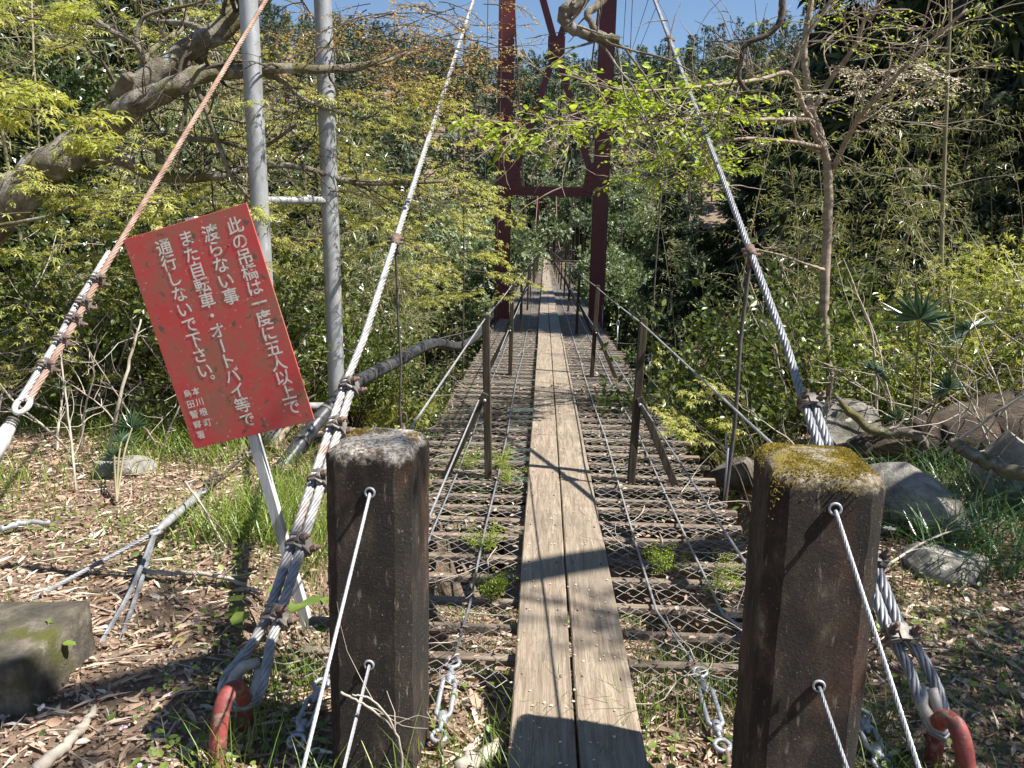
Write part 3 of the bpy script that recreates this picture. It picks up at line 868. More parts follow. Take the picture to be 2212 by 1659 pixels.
# ------------------------------------------------------------------ concrete gate posts
def post_mat(cap, h):
    m, N, L, B = new_mat('concrete_' + cap)
    v = coords(N, L, 'World', (1.4, 1.4, 0.8))
    vo = coords(N, L, 'World', (1, 1, 1))
    c = ramp(N, [(0.3, (0.009, 0.006, 0.004)), (0.5, (0.030, 0.019, 0.012)), (0.62, (0.075, 0.052, 0.034)), (0.72, (0.24, 0.19, 0.14))])
    L.new(noise_tex(N, L, v, 9, 8, 0.65), c.inputs[0])
    out = mixc(N, L, sharpen(N, L, noise_tex(N, L, v, 2.5, 6), 0.56, 0.70), c.outputs[0], (0.10, 0.042, 0.02))
    out = mixc(N, L, sharpen(N, L, noise_tex(N, L, v, 2.2, 6, 0.6, 0.4), 0.46, 0.60), out, (0.013, 0.010, 0.006))
    out = mixc(N, L, sharpen(N, L, noise_tex(N, L, coords(N, L, 'World', (1.6, 1.6, 0.35)), 34, 5), 0.62, 0.72), out, (0.22, 0.18, 0.13))
    out = mixc(N, L, sharpen(N, L, noise_tex(N, L, vo, 150, 3), 0.66, 0.72), out, (0.30, 0.26, 0.20))
    g = ramp(N, [(0.38, (0.12, 0.085, 0.055)), (0.47, (0.33, 0.275, 0.21)), (0.60, (0.66, 0.61, 0.54))] if cap == 'cap_gravel' else [(0.36, (0.10, 0.075, 0.04)), (0.5, (0.24, 0.19, 0.11)), (0.66, (0.42, 0.38, 0.30))])
    L.new(noise_tex(N, L, vo, 85, 4, 0.7), g.inputs[0])
    col = (0.17, 0.085, 0.035) if cap == 'cap_gravel' else (0.22, 0.16, 0.025)
    top = mixc(N, L, sharpen(N, L, noise_tex(N, L, vo, 9, 6, 0.7), 0.52, 0.60), g.outputs[0], col)
    sx = N.new('ShaderNodeSeparateXYZ')
    L.new(N.new('ShaderNodeTexCoord').outputs['Object'], sx.inputs[0])
    ad = N.new('ShaderNodeMath'); ad.operation = 'MULTIPLY_ADD'
    L.new(noise_tex(N, L, vo, 32, 6, 0.75), ad.inputs[0]); ad.inputs[1].default_value = 0.11
    L.new(sx.outputs[2], ad.inputs[2])
    out = mixc(N, L, sharpen(N, L, ad.outputs[0], h + 0.015, h + 0.045), out, top)
    L.new(out, B.inputs['Base Color'])
    B.inputs['Roughness'].default_value = 0.95
    bump(N, L, B, noise_tex(N, L, vo, 110, 6, 0.75), 0.9, 0.012)
    return m
def concrete_post(c, wdt, dep, top, lean, label, cap, holes):
    base = Vector((c[0], c[1], GZ - 0.1))
    t = thing('concrete_post', label, 'post', base, 'concrete gate posts')
    t.rotation_euler = lean
    h = top - base.z
    def outline(inset, cr):
        a, b = wdt / 2 - inset, dep / 2 - inset
        cr = max(min(cr - inset * 0.3, a * 0.95, b * 0.95), 0.002)
        out = []
        for k, (sx, sy) in enumerate(((1, 1), (-1, 1), (-1, -1), (1, -1))):
            for m in (0, 1, 2):
                an = k * pi / 2 + (0.0, 0.5, 1.0)[m] * pi / 2
                rad = cr if m != 1 else cr * 0.76
                out.append((sx * (a - cr) + cos(an) * rad, sy * (b - cr) + sin(an) * rad))
            nx_, ny_ = ((-1, 1), (-1, -1), (1, -1), (1, 1))[k]
            an = (k + 1) * pi / 2
            p0_ = np.array(out[-1]); p1_ = np.array((nx_ * (a - cr) + cos(an) * cr, ny_ * (b - cr) + sin(an) * cr))
            for m in range(1, 10):
                out.append(tuple(p0_ + (p1_ - p0_) * m / 10))
        return out
    rings_ = []
    rr = 0.045
    for z in np.linspace(0, h - rr, 34): rings_.append((0.0, z))
    for an in np.linspace(0, pi / 2, 7)[1:]: rings_.append((rr * (1 - cos(an)), h - rr + rr * sin(an)))
    for f_ in (0.5, 0.62, 0.74, 0.84, 0.93, 0.985): rings_.append((min(wdt, dep) / 2 * f_, h + 0.004))
    V, F = [], []
    for inset, z in rings_:
        V += [(x, y, z) for x, y in outline(inset, 0.042)]
    m = len(outline(0, 0.042))
    V = np.array(V)
    for q_ in range(len(V)):
        p = Vector(V[q_]) + Vector((c[0] * 9, 0, 0))
        amp = 0.0035 if V[q_][2] < h - 0.03 else 0.006
        V[q_] += np.array(mnoise.noise_vector(p * 13)) * amp + np.array(mnoise.noise_vector(p * 45)) * amp * 0.6
    for r_ in range(len(rings_) - 1):
        for q_ in range(m):
            F.append((r_ * m + q_, r_ * m + (q_ + 1) % m, (r_ + 1) * m + (q_ + 1) % m, (r_ + 1) * m + q_))
    b0 = (len(rings_) - 1) * m
    me = bpy.data.meshes.new('shaft')
    me.from_pydata(V.tolist(), [], F + [tuple(b0 + q_ for q_ in range(m))])
    me.materials.append(post_mat(cap, h))
    for p in me.polygons:
        p.use_smooth = True
    me.set_sharp_from_angle(angle=0.42)
    sh = link('shaft', me, None, t)
    for hp in holes:
        l = Matrix.Rotation(-lean[2], 3, 'Z') @ (hp - base)
        l.y = -dep / 2
        g = MB(); th = np.linspace(0, 2 * pi, 17)
        g.tube([l + Vector((cos(a) * 0.0135, -0.004, sin(a) * 0.0135)) for a in th], 0.0035, 6, cap=False)
        gr = g.build('grommet', 'galv_dull', t)
        k = MB(); k.tube([l + Vector((0, -0.0045, 0)), l + Vector((0, 0.02, 0))], 0.0125, 12)  # solid plug, its dark colour stands in for the shade within the opening
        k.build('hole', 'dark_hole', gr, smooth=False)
    return t, h
cpl, hl = concrete_post((-0.613, 2.1 + 0.158), 0.256, 0.316, 0.918, (0, 0, -0.07), 'weathered concrete post with gravelly cap beside the left main cable', 'cap_gravel', HOLE[-1])
cpr, hr = concrete_post((0.588, 1.8 + 0.158), 0.272, 0.316, 0.975, (0, 0, -0.11), 'dark concrete post capped with golden moss right of the planks', 'cap_mossy', HOLE[1])
# moss cushions: short shoots standing on the caps
def moss(parent, h, wdt, dep, n, size, cond, seed):
    rs = np.random.RandomState(seed)
    x = (rs.rand(n) - 0.5) * (wdt + 0.004); y = (rs.rand(n) - 0.5) * (dep + 0.004)
    ex = np.maximum(np.abs(x) - (wdt / 2 - 0.042), 0); ey = np.maximum(np.abs(y) - (dep / 2 - 0.042), 0)
    z = h - (ex ** 2 + ey ** 2) * 17
    dr = rs.rand(n) ** 4 * 0.07 * (np.maximum(ex, ey) > 0.030)
    z = z - dr
    k = cond(x, y, rs)
    x, y, z = x[k], y[k], z[k]
    D = np.stack([x * 2 + rs.randn(len(x)) * 0.5, y * 2 + rs.randn(len(x)) * 0.5, np.full(len(x), 0.9)], 1)
    cl = vnoise(x * 60, y * 60, 1, seed)
    L = Leafs(); L.add(leaves(np.stack([x, y, z], 1), D, T_OVAL, size, 0.0, 0.5 + 0.3 * cl + rs.randn(len(x)) * 0.18, rs))
    return link('moss', L.mesh('moss', 'l_moss'), None, parent, kind='stuff')
moss(cpr, hr, 0.268, 0.316, 19000, 0.0062, lambda x, y, rs: (vnoise(x * 26, y * 26, 1, 4) + (y * 2.0) + rs.randn(len(x)) * 0.16 > -0.10), 3)
moss(cpl, hl, 0.25, 0.316, 6000, 0.007, lambda x, y, rs: (vnoise(x * 30, y * 30, 1, 8) - np.abs(y - 0.05) * 3 + rs.randn(len(x)) * 0.12 > 0.18), 5)

# ------------------------------------------------------------------ the red notice board on its leaning stake
def notice():
    tl, tr, br, bl = at(275, 512, 3.36), at(538, 440, 3.30), at(675, 905, 3.30), at(412, 975, 3.36)
    ctr = (tl + tr + br + bl) / 4
    X = ((tr - tl) + (br - bl)).normalized()
    Zr = ((tl - bl) + (tr - br)).normalized()
    Y = Zr.cross(X).normalized()
    Zr = X.cross(Y)
    wd = ((tr - tl).length + (br - bl).length) / 2
    hh = ((tl - bl).length + (tr - br).length) / 2
    foot = gnd(652, 1305, GZ)
    t = thing('notice_board', 'red notice board with white Japanese lettering on a leaning white stake', 'sign', ctr)
    mw = Matrix((X, Y, Zr)).transposed().to_4x4()
    t.matrix_world = Matrix.Translation(ctr) @ mw
    bme = bevel_box('board', (wd, 0.006, hh), 0.0015, 'sign_red')
    board = link('board', bme, None, t)
    # edge strip, paler
    # stake behind the board
    inv = t.matrix_world.inverted()
    f = inv @ (foot - Vector((0, 0, 0.15)))
    top = inv @ at(416, 470, 3.36)
    a, b = Vector((f.x, 0.022, f.z)), Vector((top.x, 0.022, top.z))
    d = (b - a).normalized(); sx = d.cross(Vector((0, 1, 0)))
    R = np.array([sx, Vector((0, 1, 0)), d]).T
    mb = MB(); mb.box((a + b) / 2, (0.045, 0.034, (b - a).length), R)
    mb.build('stake', 'white_wood', t, smooth=False)
    # lettering, column by column (board coordinates measured on the photograph)
    def S2(zx, zy):                                            # crop px -> board plane metres
        ax_, ay_ = 783.0, -215.0
        bx_, by_ = 403.0, 1374.0
        px, py = zx - 35.0, zy - 245.0
        det = ax_ * by_ - ay_ * bx_
        s_ = (px * by_ - py * bx_) / det
        t_ = (ax_ * py - ay_ * px) / det
        return (s_ - 0.5) * wd, (0.5 - t_) * hh
    cols = [('此の吊橋は一度に五人以上で', (745, 165), (1082, 1318), 0.062),
            ('渡らない事', (592, 208), (708, 604), 0.064),
            ('また自転車・オートバイ等で', (440, 240), (793, 1408), 0.062),
            ('通行しないで下さい', (295, 292), (527, 1083), 0.062),
            ('本川根町', (464, 1224), (531, 1432), 0.033),
            ('島田警察署', (408, 1242), (486, 1518), 0.033)]
    marks = [('○', (577, 1128), 0.020)]
    def glyph(ch, size, weight):
        cu = bpy.data.curves.new('glyph', 'FONT')
        cu.body = ch
        cu.size = 1.0
        cu.offset = weight
        cu.resolution_u = 3
        ob = bpy.data.objects.new('glyph', cu)
        COL.objects.link(ob)
        bpy.context.view_layer.update()
        me = bpy.data.meshes.new_from_object(ob.evaluated_get(bpy.context.evaluated_depsgraph_get()))
        bpy.data.objects.remove(ob); bpy.data.curves.remove(cu)
        n = len(me.vertices)
        if n == 0: return None
        V = np.zeros(n * 3, np.float32); me.vertices.foreach_get('co', V); V = V.reshape(-1, 3)
        F = [tuple(p.vertices) for p in me.polygons]
        bpy.data.meshes.remove(me)
        return V, F
    for txt, p0, p1, size in cols:
        Vs, Fs, n = [], [], 0
        m = len(txt)
        for i, ch in enumerate(txt):
            g = glyph(ch, size, 0.014)
            if g is None: continue
            V, F = g
            V = V[:, :2] - np.array((0.5, 0.38))               # em-box centre
            k = size / 0.81
            if ch == 'ー':
                V = np.stack([V[:, 1], -V[:, 0]], 1)
            f_ = i / (m - 1)
            cx, cz = S2(p0[0] + (p1[0] - p0[0]) * f_, p0[1] + (p1[1] - p0[1]) * f_)
            Vs.append(np.stack([V[:, 0] * k + cx, np.full(len(V), -0.0042), V[:, 1] * k * 0.95 + cz], 1))
            Fs += [tuple(j + n for j in fc) for fc in F]
            n += len(V)
        if txt.startswith('通'):                                 # the closing full stop, a small ring
            cx, cz = S2(577, 1128)
            th = np.linspace(0, 2 * pi, 17)[:-1]
            Vs.append(np.array([(cx + cos(a) * r_, -0.0042, cz + sin(a) * r_) for a in th for r_ in (0.0055, 0.0105)]))
            Fs += [(n + 2 * i, n + 2 * i + 1, n + (2 * i + 3) % 32, n + (2 * i + 2) % 32) for i in range(16)]
        me = bpy.data.meshes.new('lettering')
        me.from_pydata(np.concatenate(Vs).tolist(), [], Fs)
        me.materials.append(M['sign_letter'])
        link('lettering', me, None, t)
    for zx, zy in ((635, 785), (815, 1420), (475, 250), (705, 290)):
        x, z = S2(zx, zy)
        k = MB(); k.tube([(x, -0.003, z), (x, -0.0075, z)], 0.0045, 8)
        k.build('nail', 'rust_iron', t)
    return t
notice()

# ------------------------------------------------------------------ galvanised pipe ladder frame
def pipe_frame():
    tops = [at(533, -60, 6.0), at(695, -60, 6.55)]
    bots = [at(590, 960, 6.0), at(730, 925, 6.55)]
    base = Vector((bots[0].x, bots[0].y, hz(bots[0].x, bots[0].y)))
    t = thing('steel_mast', 'grey galvanised twin-pipe steel mast with rungs standing behind the notice board', 'mast', base)
    for a, b, r in ((tops[0], bots[0], 0.068), (tops[1], bots[1], 0.070)):
        mb = MB(); mb.tube([a + (a - b) * 0.3, a, (a + b) / 2, b, b + (b - a) * 0.08], r, 20)
        o = mb.build('pole', 'galv', t); o.location = -base
    def pt(i, v):
        return on_line(bots[i], tops[i], v)
    for v0, v1 in ((433, 433), (877, 877), (-40, -40)):
        mb = MB(); a, b = pt(0, v0), pt(1, v1)
        mb.tube([a, b], 0.031, 12)
        o = mb.build('rung', 'galv', t); o.location = -base
    return t
pipe_frame()

# ------------------------------------------------------------------ black water pipe along the bridge side
def water_pipe():
    P = [gnd(585, 1040, -0.25), gnd(625, 990, -0.12), at(690, 905, 5.9), at(762, 832, 6.4), at(850, 785, 7.3), at(935, 742, 8.6), Vector((-1.22, 11.5, 0.05)), Vector((-1.2, 20, -0.2))]
    base = Vector((P[0].x, P[0].y, GZ))
    t = thing('water_pipe', 'black water pipe rising behind the left main cable along the deck', 'pipe', base)
    C = catmull(P, 6)
    mb = MB(); mb.tube(C, 0.058, 14)
    o = mb.build('pipe', 'black_pipe', t); o.location = -base
    C2 = resample(C, 0.05)
    for i in (8, 15, 23, 31, 38, 48, 58, 70, 82):
        if i + 1 < len(C2):
            mb = MB(); mb.tube([C2[i], C2[i] + (C2[i + 1] - C2[i]) * 0.6], 0.0635, 14, cap=False)
            o = mb.build('pipe_band', 'pipe_band', t); o.location = -base
    return t
water_pipe()

# ------------------------------------------------------------------ guy ropes at the left
def guy_rope():
    a, b = at(-30, 1005, 2.62), at(620, -75, 5.4)
    base = Vector((a.x, a.y, GZ))
    t = thing('guy_rope', 'rusty guy rope with wire clips slanting up across the far left', 'rope', base)
    d = (b - a).normalized()
    e0 = on_line(a, b, 868)
    side = d.cross(Vector((0, 1, 0))).normalized()
    sp = on_line(a, b, 560)
    rr = 0.0135
    mb = MB(); rope(mb, [e0 - side * rr, on_line(a, b, 740) - side * rr, sp, b], rr, per=8, sides=5)
    o = mb.build('rope', 'wire_rust', t); o.location = -base
    mb = MB(); q = on_line(a, b, 545)
    rope(mb, [e0 + side * rr * 1.3, on_line(a, b, 740) + side * rr * 1.05, on_line(a, b, 655) + side * rr * 1.9, q + side * rr * 1.7], rr, per=8, sides=5)
    o = mb.build('rope_tail', 'wire_main', t); o.location = -base
    for v in (605, 655, 690, 735, 790):
        wire_clip(t, base, on_line(a, b, v) + side * rr * 0.6, d, rr * 1.6, -side + Vector((0.8, -0.3, -0.3)))
    tb = MB()
    L = [on_line(a, b, v) for v in (862, 878, 905, 925, 950, 1010)]
    tb.tube(L[2:], [0.017, 0.024, 0.031, 0.033], 12)
    body = tb.build('turnbuckle', 'white_wood', t); body.location = -base
    ey = MB(); c = on_line(a, b, 875)
    th = np.linspace(0, 2 * pi, 17)
    ey.tube([c + d * cos(x) * 0.036 + side * sin(x) * 0.024 for x in th], 0.0115, 8, cap=False)
    ey.build('eye', 'white_wood', body)
    bn = MB()
    for v in (908, 914, 920):
        p = on_line(a, b, v); bn.tube([p - d * 0.004, p + d * 0.004], 0.0235, 10)
    bn.build('binding', 'wire_dark', body)
    return t
guy_rope()
def wind_rope():
    g1, g2 = gnd(215, 1395, -0.16), gnd(60, 1300, -0.16)
    tb0, tb1 = gnd(335, 1150, -0.02), at(437, 1062, 4.45)
    base = Vector((g1.x, g1.y, GZ))
    t = thing('wind_rope', 'low dark stay rope with a silver turnbuckle running along the ground behind the sign', 'rope', base)
    for g, mid in ((g1, gnd(285, 1270, -0.1)), (g2, gnd(215, 1215, -0.1)), (g1 + Vector((0.07, 0.03, 0)), gnd(315, 1225, -0.11))):
        mb = MB(); rope(mb, catmull([tb0, mid, g], 5), 0.012, per=8, sides=5)
        o = mb.build('anchor_rope', 'wire_blue', t); o.location = -base
    mb = MB(); d = (tb1 - tb0)
    mb.tube([tb0 + d * 0.05, tb0 + d * 0.12, tb0 + d * 0.2, tb0 + d * 0.85, tb0 + d * 0.9, tb0 + d * 0.98], [0.014, 0.02, 0.024, 0.024, 0.016, 0.013], 10)
    body = mb.build('turnbuckle', 'galv', t); body.location = -base
    for p in (tb0, tb1):
        e = MB(); u = Vector(d).normalized(); sd = u.cross(Vector((0, 0, 1))).normalized(); th = np.linspace(0, 2 * pi, 13)
        e.tube([p + u * cos(x) * 0.032 + sd * sin(x) * 0.02 for x in th], 0.010, 7, cap=False)
        e.build('eye', 'galv', body)
    P = [tb1, at(480, 1025, 5.0), at(530, 985, 5.4), at(665, 861, 6.4), at(796, 799, 7.4), at(905, 742, 9.0), Vector((-1.15, 13, 0.1))]
    mb = MB(); rope(mb, P, 0.010, per=7, sides=4)
    o = mb.build('rope', 'wire_dark', t); o.location = -base
    for i, f_ in enumerate((0.25, 0.5, 0.75)):
        p = P[0] + (P[1] - P[0]) * f_
        wire_clip(t, base, p, (P[1] - P[0]).normalized(), 0.02, Vector((0.3, -0.5, 0.6)), mat='wire_dark')
    wire_clip(t, base, P[2], (P[2] - P[1]).normalized(), 0.02, Vector((0.3, -0.5, 0.6)), mat='clip_iron')
    return t
wind_rope()
def thin_wire(name, P, r, mat, label):
    base = Vector(P[0])
    mb = MB(); mb.tube([Vector(p) - base for p in P], r, 5, cap=False)
    o = mb.build(name, mat, label=label, cat='wire'); o.location = base
    return o
thin_wire('stay_wire', [at(640, -20, 7.0), at(737, 137, 8.0), at(785, 220, 8.6), at(834, 300, 9.2), at(890, 388, 10), at(985, 545, 12)], 0.008, 'wire_dark', 'thin dark stay wire sloping down right from the top of the steel mast')
thin_wire('overhead_wire', [at(1478, -40, 26), at(1428, -10, 30), at(1378, 112, 40), at(1325, 240, 60)], 0.012, 'wire_dark', 'thin overhead wire against the sky right of the red tower, rightmost of three')
thin_wire('overhead_wire', [at(1412, -40, 26), at(1400, 0, 28), at(1364, 112, 40), at(1325, 235, 60)], 0.012, 'wire_dark', 'thin overhead wire against the sky right of the red tower, middle of three')
thin_wire('overhead_wire', [at(1356, -40, 24), at(1352, 0, 26), at(1345, 110, 40), at(1335, 240, 60)], 0.012, 'wire_dark', 'thin overhead wire against the sky right of the red tower, leftmost of three')

# ------------------------------------------------------------------ concrete block, stones, log, sticks
def lump(name, c, size, rz, mat, label, cat, seed, group=None, sub=3, sharp=0.35, tilt=(0, 0)):
    bm = bmesh.new()
    bmesh.ops.create_icosphere(bm, subdivisions=sub + 1, radius=1)
    rs = np.random.RandomState(seed)
    pl = [(unit(rs.randn(3)), 0.42 + 0.32 * rs.rand()) for _ in range(15)]
    for v in bm.verts:
        p = np.array(v.co)
        for n, dd in pl:
            k = p.dot(n) - dd
            if k > 0: p = p - n * k * 0.98
        p = p * (1 + 0.03 * mnoise.noise(Vector(p * 2.3) + Vector((seed, 0, 0))) + 0.03 * mnoise.noise(Vector(p * 8)))
        v.co = Vector((p[0] * size[0], p[1] * size[1], p[2] * size[2]))
    me = bpy.data.meshes.new(name)
    bm.to_mesh(me); bm.free()
    for p in me.polygons: p.use_smooth = True
    try:
        me.set_sharp_from_angle(angle=0.35)
    except Exception:
        pass
    o = link(name, me, mat, label=label, cat=cat, group=group)
    o.location = c; o.rotation_euler = (tilt[0], tilt[1], rz)
    return o
def px_stone(u, v, zc, size, rz, label, seed, mat='stone', tilt=(0, 0)):
    p = gnd(u, v, zc)
    return lump('stone', p, size, rz, mat, label, 'stone', seed, 'stones on the right bank', tilt=tilt)
px_stone(1960, 1085, 0.02, (0.30, 0.62, 0.32), 0.7, 'large pale slab of rock right behind the mossy concrete post', 3, tilt=(0.1, 0.35))
px_stone(2040, 1225, -0.12, (0.22, 0.34, 0.13), 0.9, 'low flat pale stone in front of the large rock slab', 5)
px_stone(1825, 930, -0.02, (0.35, 0.41, 0.27), 0.3, 'rounded grey stone at the foot of the slender right tree', 8)
px_stone(1597, 1020, -0.1, (0.32, 0.30, 0.19), 0.5, 'mossy stone beside the right edge of the slat deck', 12, 'old_block')
px_stone(2190, 1030, 0.0, (0.46, 0.54, 0.36), 0.2, 'big grey stone at the right picture edge under the fallen log', 15)
px_stone(265, 1010, -0.12, (0.27, 0.20, 0.14), 0.4, 'grey stone in the grass left of the pale bare stem', 21)
blk = bevel_box('concrete_block', (0.62, 0.46, 0.34), 0.02, 'old_block', seg=2, cuts=4, jitter=0.012, smooth=True)
o = link('concrete_block', blk, None, label='mossy old concrete block at the lower left picture edge', cat='block')
pb = gnd(10, 1430, 0.0); o.location = (pb.x - 0.17, pb.y + 0.10, GZ + 0.05); o.rotation_euler = (0.02, -0.02, 0.06)

def stick(pts, r, mat, label, name='stick', cat='stick', wob=0.25, sides=8, twigs=0, seed=1):
    base = Vector(pts[0])
    rs = np.random.RandomState(seed)
    C = catmull([Vector(p) - base for p in pts], 6)
    C = C + rs.randn(*C.shape) * min(float(np.mean(r)) * 0.25, 0.012)
    R = np.interp(np.linspace(0, 1, len(C)), np.linspace(0, 1, len(r)) if not np.isscalar(r) else [0, 1], r if not np.isscalar(r) else [r, r * 0.6])
    mb = MB(); mb.tube(C, R, sides, wob=wob)
    for k in range(twigs):
        i = rs.randint(2, len(C) - 1)
        Q, _ = wander(C[i], unit(C[i] - C[i - 2]) + rs.randn(3) * 0.6 + np.array((0, 0, 0.15)), 0.15 + 0.3 * rs.rand(), 5, 0.2, 0.0, rs)
        mb.tube(Q, np.linspace(R[i] * 0.5, R[i] * 0.2, 6), 4, cap=False)
    o = mb.build(name, mat, label=label, cat=cat); o.location = base
    return o
stick([gnd(280, 1232, -0.11), gnd(360, 1238, -0.11), gnd(440, 1240, -0.11), gnd(530, 1262, -0.12)], 0.014, 'twig_pale', 'pale forked stick lying on the leaf litter left of the sign stake', twigs=3, seed=4)
stick([gnd(80, 1665, -0.11), gnd(130, 1620, -0.11), gnd(175, 1575, -0.12), gnd(200, 1540, -0.13)], 0.022, 'twig_pale', 'thick pale lichen-covered stick at the lower left corner', seed=6)
stick([gnd(400, 1040, 0.12), gnd(440, 1100, 0.02), gnd(488, 1185, -0.13)], 0.008, 'twig_pale', 'thin pale twig stuck in the litter right of the ground turnbuckle', twigs=2, seed=9)
stick([gnd(0, 1140, -0.12), gnd(60, 1128, -0.12), gnd(110, 1130, -0.12)], 0.02, 'galv', 'grey pipe end lying on the ground at the left picture edge', wob=0.02, name='pipe_piece', cat='pipe')
def chunk_log():
    P = [at(2330, 905, 6.4), at(2200, 915, 6.2), at(2080, 935, 6.05), at(1985, 948, 5.95), at(1880, 962, 5.9), at(1790, 985, 5.85)]
    o = stick(P, [0.30, 0.28, 0.23, 0.16, 0.10, 0.05], 'log_bark', 'large dark rotten fallen log behind the fan palm at right', 'fallen_log', 'log', 0.16, 20, 0, 3)
    return o
chunk_log()
stick([at(2240, 1035, 4.3), at(2140, 1000, 4.45), at(2085, 975, 4.55), at(2058, 955, 4.6)], [0.045, 0.042, 0.036, 0.03], 'bark', 'lichen-spotted grey branch stub at the right picture edge', 'branch_stub', 'branch', 0.2, 10, 0, 5)
stick([at(1800, 850, 5.7), at(1845, 900, 5.6), at(1905, 935, 5.5), at(1980, 940, 5.4), at(2010, 975, 5.35)], [0.012, 0.03, 0.034, 0.03, 0.012], 'bark', 'curved grey branch lying over the stones below the slender tree', 'fallen_branch', 'branch', 0.2, 9, 3, 7)
stick([at(2030, 985, 4.9), at(2120, 915, 4.8), at(2230, 840, 4.7)], 0.012, 'twig_pale', 'straight pale dead stem slanting up at the right picture edge', seed=3)
stick([gnd(1905, 1230, -0.05), gnd(2000, 1170, 0.0), gnd(2130, 1120, 0.05)], 0.007, 'twig_pale', 'long thin dry twig in front of the large rock slab', twigs=2, seed=8)
stick([at(735, 1495, 1.9), at(775, 1515, 1.9), at(820, 1545, 1.9), at(855, 1580, 1.92)], 0.0035, 'twig_pale', 'bare twig in front of the left concrete post, upper one', twigs=3, seed=14)
stick([at(862, 1700, 1.93), at(868, 1630, 1.92), at(845, 1560, 1.9), at(800, 1510, 1.9), at(760, 1500, 1.9)], 0.0035, 'twig_pale', 'bare twig arching up in front of the left concrete post', twigs=2, seed=15)
stick([gnd(1000, 1680, -0.1), gnd(1030, 1640, -0.07), gnd(1085, 1608, -0.08)], 0.035, 'twig_pale', 'broken piece of pale bark beside the left plank end', name='bark_piece', cat='bark', wob=0.5, seed=5)

# ------------------------------------------------------------------ plants: prototypes
FAR_AWAY = Vector((0, 0, 0))
protos_used = {}
def place(proto, loc, rz=0.0, scale=1.0, label=None, group=None):
    """first use moves the prototype itself, later ones are copies"""
    if proto.name not in protos_used:
        protos_used[proto.name] = 1
        proto.location = loc; proto.rotation_euler = (0, 0, rz)
        proto.scale = (scale, scale, scale) if not isinstance(scale, tuple) else scale
        if label: proto['label'] = label
        if group: proto['group'] = group
        return proto
    return dup(proto, loc, rz, scale, label, group)

def bamboo(seed, h=7.0, r=0.018, nleaf=1000, bend=0.12):
    rs = np.random.RandomState(seed)
    t = thing('bamboo', 'x', 'bamboo')
    P, _ = wander((0, 0, -0.3), (rs.randn() * 0.04, rs.randn() * 0.04, 1), h, 22, 0.018, 0.0, rs)
    lean = rs.rand() * 2 * pi
    k = np.linspace(0, 1, len(P)) ** 2.4
    P[:, 0] += k * h * bend * cos(lean); P[:, 1] += k * h * bend * sin(lean); P[:, 2] -= k * h * bend * 0.35
    mb = MB()
    Q, R = [], []
    Pr = resample(P, 0.3)
    for i, p in enumerate(Pr):                                  # nodes every 30 cm
        f = 1 - 0.85 * i / len(Pr)
        Q += [p]; R += [r * f * 1.18]
        if i < len(Pr) - 1:
            dlt = Pr[i + 1] - p
            Q += [p + dlt * 0.06, p + dlt * 0.94]; R += [r * f, r * f]
    mb.tube(Q, R, 6)
    mb.build('culm', 'culm', t)
    tw = MB(); L = Leafs()
    nb = 46
    for b in range(nb):
        f = 0.22 + 0.78 * (b + rs.rand()) / nb
        i = min(int(f * (len(Pr) - 1)), len(Pr) - 2)
        a = rs.rand() * 2 * pi
        d = np.array((cos(a), sin(a), 0.55))
        ln = (0.45 + 0.65 * rs.rand()) * (1.15 - 0.45 * f)
        B, e = wander(Pr[i], d, ln, 6, 0.12, 0.10, rs)
        tw.tube(B, np.linspace(0.004, 0.0012, 7), 3, cap=False)
        m = nleaf // nb
        tt = 0.25 + 0.75 * rs.rand(m)
        ii = np.minimum((tt * 6).astype(int), 5)
        pts = B[ii] + (B[ii + 1] - B[ii]) * (tt * 6 - ii)[:, None] + rs.randn(m, 3) * 0.07
        dd = unit(e) * 0.8 + rs.randn(m, 3) * 0.55 + np.array((0, 0, -0.55))
        L.add(leaves(pts, dd, T_BAMB, 0.135, 0.35, 0.45 + 0.15 * rs.randn() + 0.22 * rs.randn(m), rs))
    tw.build('twigs', 'twig_pale', t, kind='stuff')
    link('foliage', L.mesh('foliage', 'l_bamboo'), None, t)
    return t
def shrub(seed, h=2.0, nstem=9, nleaf=1500, size=0.07, tmpl=T_OVAL, mat='l_shrub', name='shrub', cat='shrub', wood='bark_dark', spread=0.5, tmean=0.45):
    rs = np.random.RandomState(seed)
    t = thing(name, 'x', cat)
    mb = MB(); L = Leafs()
    pts, dirs = [], []
    for s in range(nstem):
        a = rs.rand() * 2 * pi
        P, d = wander((rs.randn() * 0.08, rs.randn() * 0.08, -0.1), (cos(a) * spread, sin(a) * spread, 1), h * (0.6 + 0.5 * rs.rand()), 9, 0.13, -0.01, rs)
        mb.tube(P, np.linspace(0.012 * h / 2, 0.004, 10), 5, cap=False)
        for b in range(6):
            i = rs.randint(3, 9)
            B, e = wander(P[i], unit(P[i] - P[i - 1]) + rs.randn(3) * 0.8, h * (0.18 + 0.2 * rs.rand()), 5, 0.2, 0.03, rs)
            mb.tube(B, np.linspace(0.005, 0.0018, 6), 3, cap=False)
            m = nleaf // (nstem * 6)
            tt = rs.rand(m); ii = np.minimum((tt * 5).astype(int), 4)
            pts.append(B[ii] + (B[ii + 1] - B[ii]) * (tt * 5 - ii)[:, None] + rs.randn(m, 3) * h * 0.035)
            dirs.append(rs.randn(m, 3) * 0.8 + e * 0.6 + np.array((0, 0, -0.1)))
    pts = np.concatenate(pts); dirs = np.concatenate(dirs)
    cl = vnoise(pts[:, 0] * 3, pts[:, 1] * 3 + pts[:, 2] * 2, 1, seed)
    L.add(leaves(pts, dirs, tmpl, size, 0.55, tmean + 0.25 * cl + 0.15 * rs.randn(len(pts)), rs))
    mb.build('stems', wood, t)
    link('foliage', L.mesh('foliage', mat), None, t)
    return t
